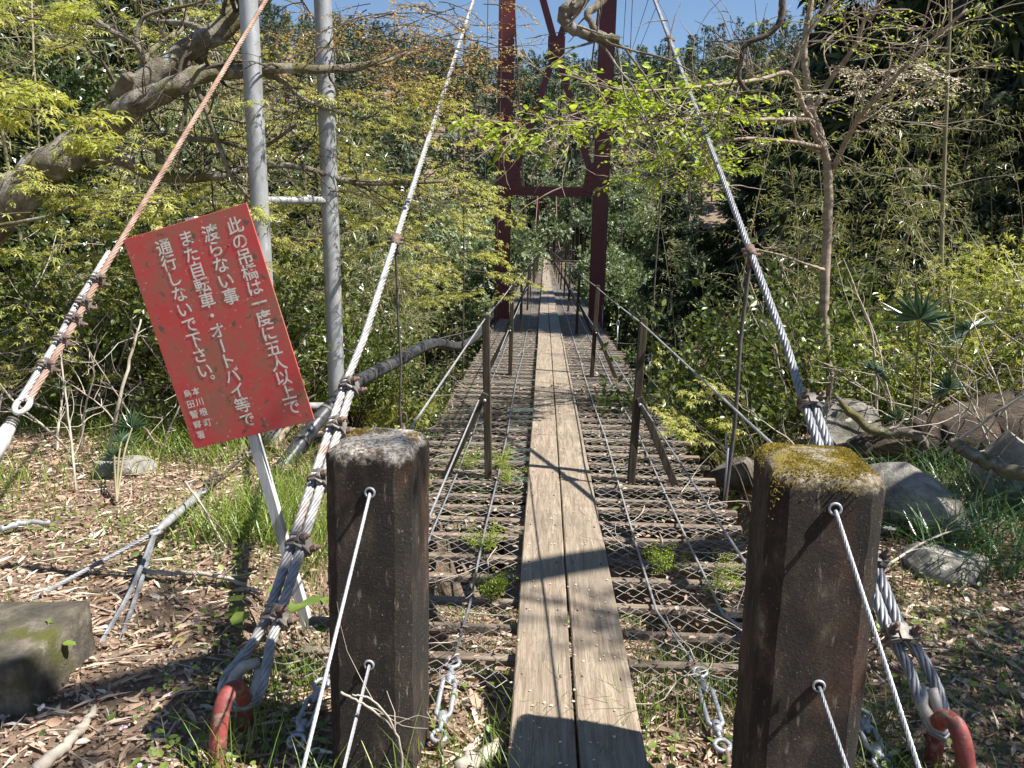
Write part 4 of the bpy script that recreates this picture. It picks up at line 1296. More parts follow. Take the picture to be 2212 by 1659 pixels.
def bare_shrub(seed, h=1.6):
    rs = np.random.RandomState(seed)
    mb = MB()
    for s in range(3):
        P, _ = wander((rs.randn() * 0.05, rs.randn() * 0.05, -0.05), rs.randn(3) * 0.35 + np.array((0, 0, 1)), h * (0.6 + 0.5 * rs.rand()), 10, 0.12, -0.01, rs)
        mb.tube(P, np.linspace(0.011, 0.003, 11), 5, cap=False)
        for b in range(7):
            i = rs.randint(2, 10)
            B, _ = wander(P[i], unit(P[i] - P[i - 1]) + rs.randn(3) * 0.8, h * (0.15 + 0.3 * rs.rand()), 6, 0.2, 0.0, rs)
            mb.tube(B, np.linspace(0.0045, 0.0016, 7), 4, cap=False)
            C, _ = wander(B[3], unit(B[4] - B[3]) + rs.randn(3) * 0.8, h * 0.12, 4, 0.2, 0.0, rs)
            mb.tube(C, np.linspace(0.0025, 0.001, 5), 3, cap=False)
    o = mb.build('bare_shrub', 'twig_pale', cat='shrub', label='x')
    return o
def round_tree(seed, h=10.0, nleaf=7000, size=0.32, mat='l_grey', name='broadleaf_tree', trunk='bark_dark', shape=1.0, tmpl=T_CLUMP):
    rs = np.random.RandomState(seed)
    t = thing(name, 'x', 'tree')
    mb = MB(); L = Leafs(); pts, dirs, tn = [], [], []
    P, _ = wander((0, 0, -0.5), (rs.randn() * 0.08, rs.randn() * 0.08, 1), h * 0.75, 10, 0.06, 0, rs)
    mb.tube(P, np.linspace(h * 0.022, h * 0.006, 11), 8, wob=0.1)
    nb = 26
    for b in range(nb):
        i = rs.randint(3, 11)
        a = rs.rand() * 2 * pi
        B, e = wander(P[i], (cos(a), sin(a), 0.25 + 0.6 * rs.rand()), h * (0.20 + 0.16 * rs.rand()) * shape, 6, 0.15, 0.0, rs)
        mb.tube(B, np.linspace(h * 0.008, h * 0.002, 7), 5, cap=False)
        for k in range(3):
            c = B[rs.randint(3, 7)] + rs.randn(3) * h * 0.03
            m = nleaf // (nb * 3)
            g = rs.randn(m, 3); g /= np.linalg.norm(g, axis=1)[:, None]
            q = c + g * (h * (0.06 + 0.05 * rs.rand())) * (rs.rand(m, 1) ** 0.4) * np.array((1.2, 1.2, 0.75))
            pts.append(q); dirs.append(g + rs.randn(m, 3) * 0.5)
            tn.append(0.4 + 0.15 * rs.randn() + 0.2 * rs.randn(m))
    L.add(leaves(np.concatenate(pts), np.concatenate(dirs), tmpl, size, 0.4, np.concatenate(tn), rs))
    mb.build('trunk', trunk, t)
    link('crown', L.mesh('crown', mat), None, t)
    return t
def conifer(seed, h=18.0, nleaf=9000, size=0.5, spread=0.17, z0=0.12, mat='l_cedar', name='cedar_tree', sparse=0.0):
    rs = np.random.RandomState(seed)
    t = thing(name, 'x', 'tree')
    mb = MB(); L = Leafs(); pts, dirs, tn = [], [], []
    P, _ = wander((0, 0, -0.6), (0, 0, 1), h, 14, 0.012, 0, rs)
    mb.tube(P, np.linspace(h * 0.017, 0.02, 15), 8, wob=0.08)
    nb = 110
    for b in range(nb):
        f = z0 + (1 - z0) * (b + rs.rand()) / nb
        i = min(int(f * 14), 13)
        p = P[i] + (P[i + 1] - P[i]) * (f * 14 - i)
        a = rs.rand() * 2 * pi
        ln = h * spread * (1.08 - f) ** 0.75 * (0.6 + 0.6 * rs.rand())
        B, e = wander(p, (cos(a), sin(a), 0.15), ln, 6, 0.08, 0.05, rs)
        mb.tube(B, np.linspace(0.03 * (1.1 - f) + 0.008, 0.006, 7), 4, cap=False)
        m = max(3, int(nleaf / nb * (1.5 - f)))
        tt = 0.15 + 0.85 * rs.rand(m) ** 0.7; ii = np.minimum((tt * 6).astype(int), 5)
        q = B[ii] + (B[ii + 1] - B[ii]) * (tt * 6 - ii)[:, None] + rs.randn(m, 3) * np.array((0.18, 0.18, 0.12)) * (h / 18)
        pts.append(q); dirs.append(unit(e) * 0.7 + rs.randn(m, 3) * 0.5 + np.array((0, 0, -0.45)))
        tn.append(0.4 + 0.2 * rs.randn() + 0.2 * rs.randn(m))
    L.add(leaves(np.concatenate(pts), np.concatenate(dirs), T_FROND, size, 0.45, np.concatenate(tn), rs))
    mb.build('trunk', 'bark_dark', t)
    link('crown', L.mesh('crown', mat), None, t)
    return t

# ------------------------------------------------------------------ the far wood beyond the gorge, one mass
def far_wood():
    rs = np.random.RandomState(77)
    L = Leafs()
    W = MB()
    n = 0
    def tree(x, y, kind, h, det):
        z = hz(x, y) - 0.4
        W.tube([(x, y, z), (x + rs.randn() * 0.2, y, z + h * 0.8)], [h * 0.02, h * 0.006], 5, cap=False)
        m = det
        if kind == 0:                                            # conifer
            f = rs.rand(m) ** 0.8
            rad = h * 0.19 * (1.03 - f) ** 0.8 * (0.5 + 0.5 * rs.rand(m))
            a = rs.rand(m) * 2 * pi
            q = np.stack([x + np.cos(a) * rad, y + np.sin(a) * rad, z + h * (0.12 + 0.88 * f) - rad * 0.3], 1)
            D = np.stack([np.cos(a), np.sin(a), np.full(m, -0.5)], 1) + rs.randn(m, 3) * 0.3
            L.add(leaves(q, D, T_FROND, h * 0.085, 0.4, 0.16 + 0.1 * rs.randn() + 0.16 * rs.randn(m), rs))
        else:
            k = 7
            cs = rs.randn(k, 3) * np.array((0.17, 0.17, 0.13)) * h + np.array((x, y, z + h * 0.64))
            ci = rs.randint(0, k, m)
            g = rs.randn(m, 3); g /= np.linalg.norm(g, axis=1)[:, None]
            q = cs[ci] + g * h * 0.16 * rs.rand(m, 1) ** 0.4
            tm = 0.55 + 0.16 * rs.randn() if rs.rand() > 0.12 else 0.93
            L.add(leaves(q, g + rs.randn(m, 3) * 0.4, T_CLUMP, h * 0.07, 0.35, tm + 0.14 * rs.randn(m), rs))
    # valley flanks and far bank
    for y in np.concatenate([np.arange(96, 180, 6.5), np.arange(180, 345, 9.5)]):
        half = y * 0.75 + 6
        x = -half
        while x < half:
            xx, yy = x + rs.randn() * 2.2, y + rs.randn() * 3
            if not (abs(xx) < 2 and yy < 106):
                far = yy > 170
                con = rs.rand() < (0.8 if yy > 140 else 0.45)
                tree(xx, yy, 0 if con else 1, (12 + 6 * rs.rand()) if con else (8 + 5 * rs.rand()), 190 if not far else 150)
                n += 1
            x += 6.5 + y * 0.018
    t = thing('far_wood', 'mixed dark wood of conifers and broadleaf trees covering the far hillside', 'wood', (0, 96, 0))
    tag(t, kind='stuff')
    o = W.build('trunks', 'bark_dark', t, kind='stuff'); o.location = (0, -96, 0)
    o = link('crowns', L.mesh('crowns', 'l_far'), None, t, kind='stuff'); o.location = (0, -96, 0)
far_wood()

# ------------------------------------------------------------------ trees one can tell apart
def g3(x, y, dz=0.0):
    return Vector((x, y, hz(x, y) + dz))
cedars = [conifer(11, 19, 9000, 0.5), conifer(12, 17, 8000, 0.5, 0.2)]
rt = [round_tree(21, 11, 8000, 0.26), round_tree(22, 9, 7000, 0.24), round_tree(23, 10, 7000, 0.22, 'l_ever', 'evergreen_tree')]
G_C = 'dark cedars behind the bamboo on the right'
for i, (x, y, s) in enumerate(((6.9, 14.2, 0.95), (9.6, 12.6, 1.0), (12.5, 18.5, 1.1), (9.0, 23, 1.1), (14.5, 25, 1.15), (17.5, 19, 1.15), (6.6, 28, 0.85), (12, 31, 1.1), (19, 32, 1.2), (13.5, 13, 1.0), (24, 27, 1.2), (6.0, 38, 0.8), (14, 42, 1.1), (24, 45, 1.2))):
    place(cedars[i % 2], g3(x, y), RS.rand() * 6.28, s, 'tall dark cedar behind the bamboo thicket right of the bridge', G_C)
G_G = 'grey-green trees on the gorge sides beside the bridge'
for i, (x, y, s) in enumerate(((-6.0, 36, 1.1), (-9.5, 42, 1.35), (-5.2, 50, 1.25), (-13, 50, 1.6), (-7.5, 62, 1.45), (-18, 60, 1.7), (-4.2, 76, 1.0), (-10, 80, 1.2), (5.5, 48, 1.05), (4.6, 60, 1.0), (9.5, 64, 1.4), (4.6, 78, 0.85), (8, 84, 1.0), (13, 74, 1.3), (-24, 48, 1.6), (-30, 66, 1.8), (20, 60, 1.5), (-3.6, 97, 0.8), (3.8, 99, 0.8), (0.6, 112, 1.0), (-7, 98, 1.0), (8, 100, 1.1), (4.4, 88.5, 0.95), (6.8, 90, 1.2))):
    place(rt[i % 2], g3(x, y), RS.rand() * 6.28, s, 'grey-green broadleaf tree on the gorge side beside the bridge deck', G_G)
G_E = 'dark evergreen trees at the left'
for i, (x, y, s) in enumerate(((-9.5, 13.5, 0.75), (-13, 17, 0.95), (-8.0, 20, 0.9), (-16, 24, 1.2), (-21, 33, 1.5), (-12, 30, 1.2), (-6.2, 9.2, 0.42), (-9.0, 8.2, 0.55))):
    place(rt[2], g3(x, y), RS.rand() * 6.28, s, 'dark glossy evergreen tree behind the leaning trunk at left', G_E)

# ------------------------------------------------------------------ bamboo thickets and undergrowth
bam = [bamboo(31, 6.5, 0.017, 900), bamboo(32, 7.5, 0.02, 1000, 0.16), bamboo(33, 5.2, 0.014, 800, 0.2), bamboo(34, 8.5, 0.023, 950, 0.1)]
def scatter(n, xr, yr, mind, seed, keep=lambda x, y: True):
    rs = np.random.RandomState(seed)
    out = []
    tries = 0
    while len(out) < n and tries < n * 40:
        tries += 1
        x, y = xr[0] + (xr[1] - xr[0]) * rs.rand(), yr[0] + (yr[1] - yr[0]) * rs.rand()
        if keep(x, y) and all((x - a) ** 2 + (y - b) ** 2 > mind ** 2 for a, b in out):
            out.append((x, y))
    return out
for x, y in scatter(46, (2.0, 10.5), (7.8, 16), 0.42, 41, lambda x, y: x > 1.9 + (y - 8) * 0.06 and x < 1.3 + y * 0.62):
    place(bam[RS.randint(4)], g3(x, y), RS.rand() * 6.28, 0.5 + 0.3 * RS.rand(), 'thin bamboo in the thicket right of the bridge deck', 'bamboo right of the deck')
for x, y in scatter(85, (-13, -1.75), (7.6, 22), 0.5, 42, lambda x, y: x > -1.2 - y * 0.7 and x < -1.7 - (y - 8) * 0.05 and not (x > -2.7 and y < 9.8)):
    f = 0.62 if x > -4.5 else 0.85
    place(bam[RS.randint(4)], g3(x, y), RS.rand() * 6.28, f + 0.3 * RS.rand(), 'thin bamboo in the thicket left of the bridge deck', 'bamboo left of the deck')
shr = [shrub(51, 2.0, 9, 1500, 0.075), shrub(52, 1.5, 10, 1500, 0.06, tmean=0.6), shrub(53, 2.3, 8, 1400, 0.09, tmean=0.3)]
for x, y in scatter(60, (-9.5, -1.5), (6.3, 12), 0.45, 43, lambda x, y: y > 6.3 + max(0, (-x - 3)) * 0.25 and x > -1.2 - y * 0.72 and not (x > -2.75 and y < 9.3)):
    place(shr[RS.randint(3)], g3(x, y), RS.rand() * 6.28, 0.6 + 0.5 * RS.rand(), 'leafy undergrowth shrub along the left bank edge', 'undergrowth on the left bank')
for x, y in scatter(48, (1.6, 9.5), (6.4, 12), 0.45, 44, lambda x, y: y > 6.6 + max(0, (x - 4)) * 0.1 and x < 1.0 + y * 0.66):
    place(shr[RS.randint(3)], g3(x, y), RS.rand() * 6.28, 0.6 + 0.5 * RS.rand(), 'leafy undergrowth shrub along the right bank edge', 'undergrowth on the right bank')
ylw = [shrub(61, 1.9, 9, 1500, 0.06, T_MAPLE, 'l_maple', 'yellow_shrub', tmean=0.45), shrub(62, 1.6, 9, 1300, 0.055, T_OVAL, 'l_fresh', 'yellow_shrub', tmean=0.5)]
for x, y, s, k in ((3.7, 7.0, 0.85, 0), (4.3, 7.1, 0.95, 0), (4.9, 8.0, 1.1, 0), (3.2, 7.2, 0.6, 1), (4.6, 6.6, 0.7, 0), (4.1, 8.3, 1.0, 0), (5.3, 8.8, 1.1, 0)):
    place(ylw[k], g3(x, y), RS.rand() * 6.28, s, 'sunlit yellow-green shrub behind the fallen log at right', 'yellow-green shrubs at right')
for x, y, s, k in ((-2.6, 8.6, 0.5, 1), (-5.8, 9.5, 1.0, 0), (-3.4, 10.5, 1.1, 1), (-6.5, 11, 1.3, 1), (-4.5, 12, 1.5, 0), (-3.0, 7.3, 0.5, 1), (-3.9, 7.6, 0.7, 0), (-5.2, 8.2, 0.8, 0), (-2.1, 9.9, 0.6, 0), (-4.6, 6.7, 0.5, 1)):
    place(ylw[k], g3(x, y), RS.rand() * 6.28, s, 'small sunlit yellow-green shrub on the left bank', 'yellow-green shrubs at left')
for x, y, s, k in ((1.9, 8.2, 0.6, 1), (2.5, 9.0, 0.9, 0), (2.2, 10.5, 1.0, 1), (3.4, 9.6, 1.1, 1), (2.9, 7.6, 0.5, 1), (3.0, 11.5, 1.4, 0), (1.75, 7.0, 0.4, 0)):
    place(ylw[k], g3(x, y), RS.rand() * 6.28, s, 'x', 'yellow-green bushes beside the right deck edge')
bsh = [bare_shrub(71, 1.7), bare_shrub(72, 1.3), bare_shrub(73, 2.2)]
for x, y in scatter(16, (-6, -1.6), (5.4, 9), 0.5, 46, lambda x, y: x > -1.0 - y * 0.62 and not (x > -2.6 and y < 8.5)):
    place(bsh[RS.randint(3)], g3(x, y), RS.rand() * 6.28, 0.7 + 0.6 * RS.rand(), 'leafless pale twiggy shrub on the left bank', 'bare shrubs on the left bank')
for x, y in scatter(20, (1.7, 6), (5.2, 9.5), 0.5, 47, lambda x, y: x < 0.9 + y * 0.62 and (y > 6.3 or x > 2.4)):
    place(bsh[RS.randint(3)], g3(x, y), RS.rand() * 6.28, 0.7 + 0.7 * RS.rand(), 'leafless pale twiggy shrub on the right bank', 'bare shrubs on the right bank')

# ------------------------------------------------------------------ the leaning mossy maple at the left
def limb(mb, pts, sides=10, wob=0.12, n=6, bump_=0.0):
    C = catmull([at(u, v, y) for u, v, y, w_ in pts], n)
    R = np.interp(np.linspace(0, 1, len(C)), np.linspace(0, 1, len(pts)), [pxm(w_, at(u, v, y)) / 2 for u, v, y, w_ in pts])
    C = C + RS.randn(*C.shape) * R[:, None] * 0.08
    if R.max() > 0.06:                                           # burly bark on the stout limbs
        C2 = resample(C, 0.05)
        R2 = np.interp(np.linspace(0, 1, len(C2)), np.linspace(0, 1, len(C)), R)
        k0 = mb.n
        mb.tube(C2, R2, 26, cap=True)
        V = mb.v[-1]
        Rr = np.concatenate([np.repeat(R2, 26), R2[:1], R2[-1:]])
        for q_ in range(len(V)):
            p = Vector(V[q_])
            V[q_] += np.array(mnoise.noise_vector(p * 6)) * Rr[q_] * 0.09 + np.array(mnoise.noise_vector(p * 24)) * Rr[q_] * 0.07
    else:
        mb.tube(C, R, sides, wob=wob)
    return C, R
def side_twigs(mb, C, R, n, L, seed, droop=0.0, up=0.2, r=0.35, sub=3):
    rs = np.random.RandomState(seed)
    tips = []
    for k in range(n):
        i = rs.randint(len(C) // 4, len(C) - 1)
        d = unit(C[min(i + 1, len(C) - 1)] - C[i - 1]) * 0.7 + rs.randn(3) * 0.7 + np.array((0, 0, up))
        B, e = wander(C[i], d, L * (0.4 + 0.9 * rs.rand()), 9, 0.17, droop, rs)
        mb.tube(B, np.linspace(min(R[i] * r, 0.02), 0.002, 10), 5, cap=False)
        tips.append((B, e))
        for j in range(sub):
            q = rs.randint(3, 10)
            S2_, e2 = wander(B[q], unit(B[q] - B[q - 1]) + rs.randn(3) * 0.6, L * 0.35 * (0.5 + rs.rand()), 6, 0.17, droop, rs)
            mb.tube(S2_, np.linspace(0.005, 0.0015, 7), 4, cap=False)
            tips.append((S2_, e2))
    return tips
def region_sprays(wood, L, regions, seed):
    rs = np.random.RandomState(seed)
    for u0, u1, v0, v1, ya, yb, n, tm, size, ln, tmean in regions:
        for k in range(n):
            u, v, y = u0 + (u1 - u0) * rs.rand(), v0 + (v1 - v0) * rs.rand(), ya + (yb - ya) * rs.rand()
            p = at(u, v, y)
            a = rs.rand() * 2 * pi
            spray(wood, L, p, (cos(a), sin(a) * 0.6, 0.05 + 0.1 * rs.randn()), ln * (0.6 + 0.7 * rs.rand()), tm, size, 9, 6, rs, tmean + 0.12 * rs.randn(), 0.7)
def leaning_maple():
    base = at(-140, 640, 6.0)
    t = thing('leaning_maple', 'thick leaning lichen-covered tree with yellow-green maple leaves at upper left', 'tree', base)
    mb = MB()
    C1, R1 = limb(mb, [(-260, 760, 6.0, 130), (-120, 570, 6.0, 116), (0, 455, 6.0, 106), (130, 345, 6.0, 96), (235, 250, 6.0, 80), (300, 190, 6.05, 58), (400, 115, 6.15, 50), (500, 45, 6.3, 45), (575, -20, 6.4, 44), (660, -110, 6.5, 36)], 16)
    C2, R2 = limb(mb, [(235, 262, 6.0, 70), (300, 225, 5.9, 52), (380, 185, 5.9, 44), (440, 160, 6.0, 36), (530, 153, 6.1, 24), (620, 146, 6.2, 20), (690, 150, 6.3, 16), (790, 140, 6.5, 12), (900, 110, 6.8, 8)], 12)
    knot = [(250, 215, 5.95, 40), (272, 178, 5.9, 34), (280, 160, 5.88, 24)]
    limb(mb, knot, 10, 0.3)
    C3, R3 = limb(mb, [(190, 345, 6.1, 34), (260, 342, 6.1, 30), (320, 375, 6.1, 22), (380, 385, 6.2, 17), (470, 380, 6.2, 14), (540, 362, 6.3, 13), (640, 360, 6.4, 12), (760, 392, 6.6, 12), (850, 395, 6.8, 10), (980, 390, 7.0, 6)], 9)
    C4, R4 = limb(mb, [(345, 350, 6.15, 20), (350, 300, 6.1, 14), (400, 300, 6.1, 13), (480, 305, 6.2, 10), (560, 320, 6.3, 8), (640, 270, 6.4, 7)], 8)
    C5, R5 = limb(mb, [(315, 140, 6.1, 14), (292, 95, 6.0, 13), (250, 72, 6.0, 12), (205, 40, 6.0, 10), (155, 0, 6.0, 9), (120, -40, 6.0, 8)], 8)
    C6, R6 = limb(mb, [(292, 95, 6.0, 10), (305, 45, 6.0, 9), (340, 25, 6.0, 8), (420, 8, 6.0, 6), (470, -15, 6.0, 5)], 7)
    C7, R7 = limb(mb, [(425, 190, 6.0, 14), (450, 250, 6.0, 12), (475, 320, 6.05, 11), (500, 380, 6.1, 9), (540, 430, 6.2, 7)], 7)
    C8, R8 = limb(mb, [(405, 180, 6.0, 12), (400, 240, 6.0, 9), (385, 290, 6.0, 7)], 6)
    C9, R9 = limb(mb, [(290, 205, 6.0, 18), (318, 120, 6.4, 12), (400, 55, 6.8, 10), (395, 20, 7, 9), (380, -20, 7.2, 8)], 7)
    limb(mb, [(430, 130, 6.2, 22), (440, 70, 6.6, 16), (395, 50, 6.8, 12), (330, 48, 6.9, 10)], 8)
    limb(mb, [(530, 153, 6.1, 14), (600, 170, 6.2, 11), (660, 215, 6.3, 8), (740, 245, 6.5, 6)], 7)
    limb(mb, [(575, 505, 6.5, 12), (640, 520, 6.6, 10), (690, 520, 6.7, 8), (760, 490, 6.9, 6)], 7)
    limb(mb, [(-20, 490, 5.7, 9), (90, 470, 5.7, 8), (180, 445, 5.7, 7), (260, 450, 5.8, 5)], 6)
    tw = MB()
    k = 0
    for C, R, n, ln in ((C2, R2, 16, 0.8), (C3, R3, 20, 0.8), (C4, R4, 12, 0.7), (C5, R5, 9, 0.8), (C6, R6, 7, 0.6), (C7, R7, 9, 0.7), (C8, R8, 4, 0.5), (C9, R9, 8, 0.8), (C1, R1, 10, 1.0)):
        side_twigs(tw, C, R, n, ln, 100 + k, 0.01, 0.15); k += 1
    o = mb.build('trunk', 'bark', t); o.location = -base
    iv = Leafs()
    ri = np.random.RandomState(31)
    n = 1500
    ii = ri.randint(6, 30, n); ii = ii[np.minimum(ii, len(C1) - 1) == ii]; n = len(ii)
    dv = ri.randn(n, 3); dv /= np.linalg.norm(dv, axis=1)[:, None]
    pp = C1[ii] + ri.randn(n, 3) * 0.06; pp = C1[ii] + (pp - C1[ii]) + dv * R1[ii][:, None] * 1.05
    iv.add(leaves(pp, ri.randn(n, 3) + np.array((0, 0, -0.5)), T_OVAL, 0.03, 0.3, 0.55 + 0.25 * ri.randn(n), ri))
    o = link('creeper', iv.mesh('creeper', 'l_shrub'), None, t); o.location = -base
    L = Leafs()
    region_sprays(tw, L, [(-90, 70, 60, 250, 3.7, 4.3, 9, T_MAPLE, 0.058, 0.4, 0.4),
                          (-90, 60, 0, 60, 4.2, 5, 5, T_MAPLE, 0.055, 0.4, 0.3),
                          (40, 430, 400, 490, 5.4, 6.6, 24, T_MAPLE, 0.05, 0.65, 0.5),
                          (-20, 390, 500, 660, 5.6, 7.2, 20, T_MAPLE, 0.05, 0.7, 0.45),
                          (-20, 300, 680, 830, 6, 7.2, 15, T_MAPLE, 0.05, 0.6, 0.4),
                          (560, 1000, 170, 330, 6.5, 8.5, 40, T_MAPLE, 0.045, 0.7, 0.6),
                          (560, 1040, 330, 500, 6.5, 9, 44, T_MAPLE, 0.045, 0.7, 0.55),
                          (840, 1060, 500, 680, 6.5, 9, 22, T_MAPLE, 0.045, 0.6, 0.5),
                          (180, 520, -10, 110, 6, 8, 16, T_MAPLE, 0.045, 0.6, 0.6),
                          (210, 260, 285, 320, 5.3, 5.5, 4, T_MAPLE, 0.06, 0.25, 0.4),
                          (300, 560, 440, 560, 5.8, 7, 16, T_MAPLE, 0.05, 0.6, 0.5)], 5)
    o = link('foliage', L.mesh('foliage', 'l_maple'), None, t); o.location = -base
    B = Leafs()
    region_sprays(tw, B, [(480, 1080, -20, 200, 6, 8.5, 60, T_OVAL, 0.028, 0.7, 0.5), (960, 1110, 90, 300, 7.5, 9.5, 26, T_OVAL, 0.026, 0.5, 0.4),
                          (720, 1000, 60, 260, 6.5, 8.5, 20, T_OVAL, 0.026, 0.6, 0.5)], 6)
    o = link('bud_leaves', B.mesh('bud_leaves', 'l_bud'), None, t); o.location = -base
    o = tw.build('twigs', 'bark_dark', t, kind='stuff'); o.location = -base
leaning_maple()

# ------------------------------------------------------------------ the slender tree at the right
def slender_tree():
    b0 = at(1800, 905, 7.4)
    base = Vector((b0.x, b0.y, hz(b0.x, b0.y)))
    t = thing('slender_tree', 'slender tan-barked tree with fresh green leaves standing right of the bridge', 'tree', base)
    mb = MB()
    limb(mb, [(1803, 960, 7.4, 27), (1797, 890, 7.4, 23), (1780, 700, 7.4, 22), (1786, 520, 7.4, 20), (1790, 400, 7.4, 20), (1778, 310, 7.4, 19), (1757, 250, 7.4, 17), (1744, 190, 7.4, 15), (1738, 100, 7.4, 14), (1752, 0, 7.4, 13), (1765, -140, 7.4, 10)], 12, 0.08)
    A, RA = limb(mb, [(1783, 330, 7.4, 13), (1757, 285, 7.3, 11), (1752, 262, 7.2, 10), (1690, 258, 7.0, 9), (1600, 257, 6.7, 8), (1560, 241, 6.5, 7), (1480, 258, 6.2, 6), (1400, 268, 5.9, 5), (1280, 264, 5.6, 4), (1130, 258, 5.4, 3)], 8)
    B, RB = limb(mb, [(1757, 262, 7.3, 11), (1735, 230, 7.2, 10), (1707, 160, 7.0, 9), (1640, 172, 6.7, 8), (1560, 182, 6.4, 7), (1480, 190, 6.1, 5), (1380, 195, 5.9, 4), (1250, 180, 5.7, 3)], 8)
    C, RC = limb(mb, [(1707, 160, 7.0, 9), (1735, 90, 7.0, 8), (1770, 40, 7.0, 7), (1800, -10, 7.0, 6)], 7)
    D, RD = limb(mb, [(1762, 230, 7.4, 13), (1795, 170, 7.4, 11), (1850, 95, 7.3, 9), (1865, 50, 7.3, 8), (1900, 10, 7.2, 6)], 7)
    E_, RE = limb(mb, [(1800, 365, 7.4, 13), (1830, 300, 7.3, 12), (1860, 250, 7.2, 11), (1930, 170, 7.0, 9), (2010, 90, 6.9, 8), (2090, 20, 6.8, 6)], 8)
    F_, RF = limb(mb, [(1772, 330, 7.4, 10), (1735, 310, 7.2, 9), (1718, 285, 7.1, 8), (1715, 262, 7.0, 6)], 7)
    G_, RG = limb(mb, [(1770, 318, 7.35, 9), (1700, 305, 7.0, 8), (1600, 300, 6.8, 7), (1500, 320, 6.6, 5), (1420, 350, 6.5, 4)], 7)
    K_, RK = limb(mb, [(1786, 585, 7.4, 8), (1740, 570, 7.2, 6), (1690, 552, 7.0, 5), (1640, 540, 6.8, 3)], 7)
    o = mb.build('trunk', 'bark_tan', t); o.location = -base
    tw = MB(); L = Leafs(); W = Leafs()
    rs = np.random.RandomState(66)
    for CC, n in ((A, 20), (B, 15)):
        for k in range(n):
            i = int(len(CC) * (0.42 + 0.57 * k / n)); i = min(i, len(CC) - 2)
            d = unit(CC[i + 1] - CC[i]) * 0.8 + np.array((rs.randn() * 0.4, rs.randn() * 0.5, rs.randn() * 0.22))
            spray(tw, L, CC[i], d, 0.34 + 0.25 * rs.rand(), T_OVAL, 0.058, 5, 3, rs, 0.55, 0.45, 0.004)
    for CC, n, sz in ((G_, 18, 0.038), (D, 12, 0.03), (C, 10, 0.035), (A, 6, 0.045), (E_, 10, 0.028)):
        for k in range(n):
            i = rs.randint(len(CC) // 4, len(CC) - 1)
            spray(tw, L, CC[i], unit(CC[i + 1] - CC[i]) * 0.6 + rs.randn(3) * 0.5, 0.4 + 0.4 * rs.rand(), T_OVAL, sz, 6, 4, rs, 0.6, 0.45, 0.004)
    region_sprays(tw, L, [(1300, 1500, 140, 235, 5.6, 6.2, 5, T_OVAL, 0.055, 0.4, 0.55), (1090, 1340, 245, 310, 5.4, 6.0, 5, T_OVAL, 0.055, 0.4, 0.55), (1340, 1560, 240, 300, 5.6, 6.4, 5, T_OVAL, 0.05, 0.4, 0.55), (1380, 1620, 320, 400, 6.2, 7.2, 14, T_OVAL, 0.04, 0.5, 0.7)], 9)
    region_sprays(tw, W, [(1790, 2000, 140, 235, 7.0, 8.0, 26, T_OVAL, 0.024, 0.5, 0.6)], 10)
    for CC, R, n, ln, s in ((A, RA, 16, 0.8, 1), (B, RB, 14, 0.8, 2), (C, RC, 12, 0.9, 3), (D, RD, 14, 1.0, 4), (E_, RE, 18, 1.0, 5), (G_, RG, 12, 0.7, 6), (K_, RK, 5, 0.4, 7)):
        side_twigs(tw, CC, R, n, ln, 200 + s, 0.0, 0.25)
    o = link('foliage', L.mesh('foliage', 'l_fresh'), None, t); o.location = -base
    o = link('blossom', W.mesh('blossom', 'l_flower'), None, t); o.location = -base
    o = tw.build('twigs', 'bark_tan', t, kind='stuff'); o.location = -base
slender_tree()
def overhead_branch(name, pts, mat, label, seed, tw=8, ln=0.6):
    base = at(*pts[0][:3])
    mb = MB()
    Cs = []
    C, R = limb(mb, pts, 10, 0.18)
    side_twigs(mb, C, R, tw, ln, seed, 0.0, -0.05, 0.3, 2)
    o = mb.build(name, mat, label=label, cat='branch'); o.data.transform(Matrix.Translation(-base)); o.location = base
    return o
overhead_branch('dead_branch', [(1300, -90, 4.8, 34), (1255, -5, 4.8, 36), (1222, 28, 4.8, 32), (1226, 52, 4.8, 26), (1262, 72, 4.8, 24), (1300, 82, 4.8, 24), (1338, 88, 4.8, 20)], 'bark', 'thick crooked dead branch hanging into the top centre over the red tower', 301, 7, 0.7)
overhead_branch('dead_branch', [(1340, -60, 4.9, 20), (1298, 4, 4.85, 18), (1270, 28, 4.82, 16), (1278, 50, 4.8, 14), (1290, 76, 4.8, 14)], 'bark', 'thinner forked dead branch crossing the thick one at top centre', 302, 2, 0.3)
overhead_branch('dark_branch', [(1694, -60, 5.6, 16), (1690, 0, 5.6, 15), (1686, 44, 5.6, 15), (1657, 76, 5.6, 12), (1614, 94, 5.6, 11), (1601, 133, 5.6, 10), (1597, 170, 5.6, 9), (1617, 200, 5.6, 11), (1640, 196, 5.6, 6)], 'bark_dark', 'dark crooked hanging branch left of the slender tree trunk', 303, 8, 0.6)

# overhanging tree beside the camera that shades the right bank
def shade_tree():
    t = thing('shade_tree', 'tall leafy tree at the right whose crown dapples the right bank', 'tree', g3(5.9, 1.9))
    rs = np.random.RandomState(88)
    mb = MB(); L = Leafs()
    P, _ = wander((0, 0, -0.3), (-0.05, 0.05, 1), 4.6, 10, 0.05, 0, rs)
    mb.tube(P, np.linspace(0.16, 0.05, 11), 10, wob=0.1)
    for b in range(24):
        i = rs.randint(4, 11); a = rs.rand() * 2 * pi
        B, e = wander(P[i], (cos(a), sin(a), 0.15), 1.0 + 1.2 * rs.rand(), 7, 0.15, 0, rs)
        mb.tube(B, np.linspace(0.03, 0.006, 8), 5, cap=False)
        for k in range(7):
            spray(mb, L, B[rs.randint(2, 8)], unit(e) + rs.randn(3) * 0.7, 0.9, T_OVAL, 0.085, 8, 5, rs, 0.4, 0.5, 0.006)
    mb.build('trunk', 'bark_dark', t)
    link('crown', L.mesh('crown', 'l_shrub'), None, t)
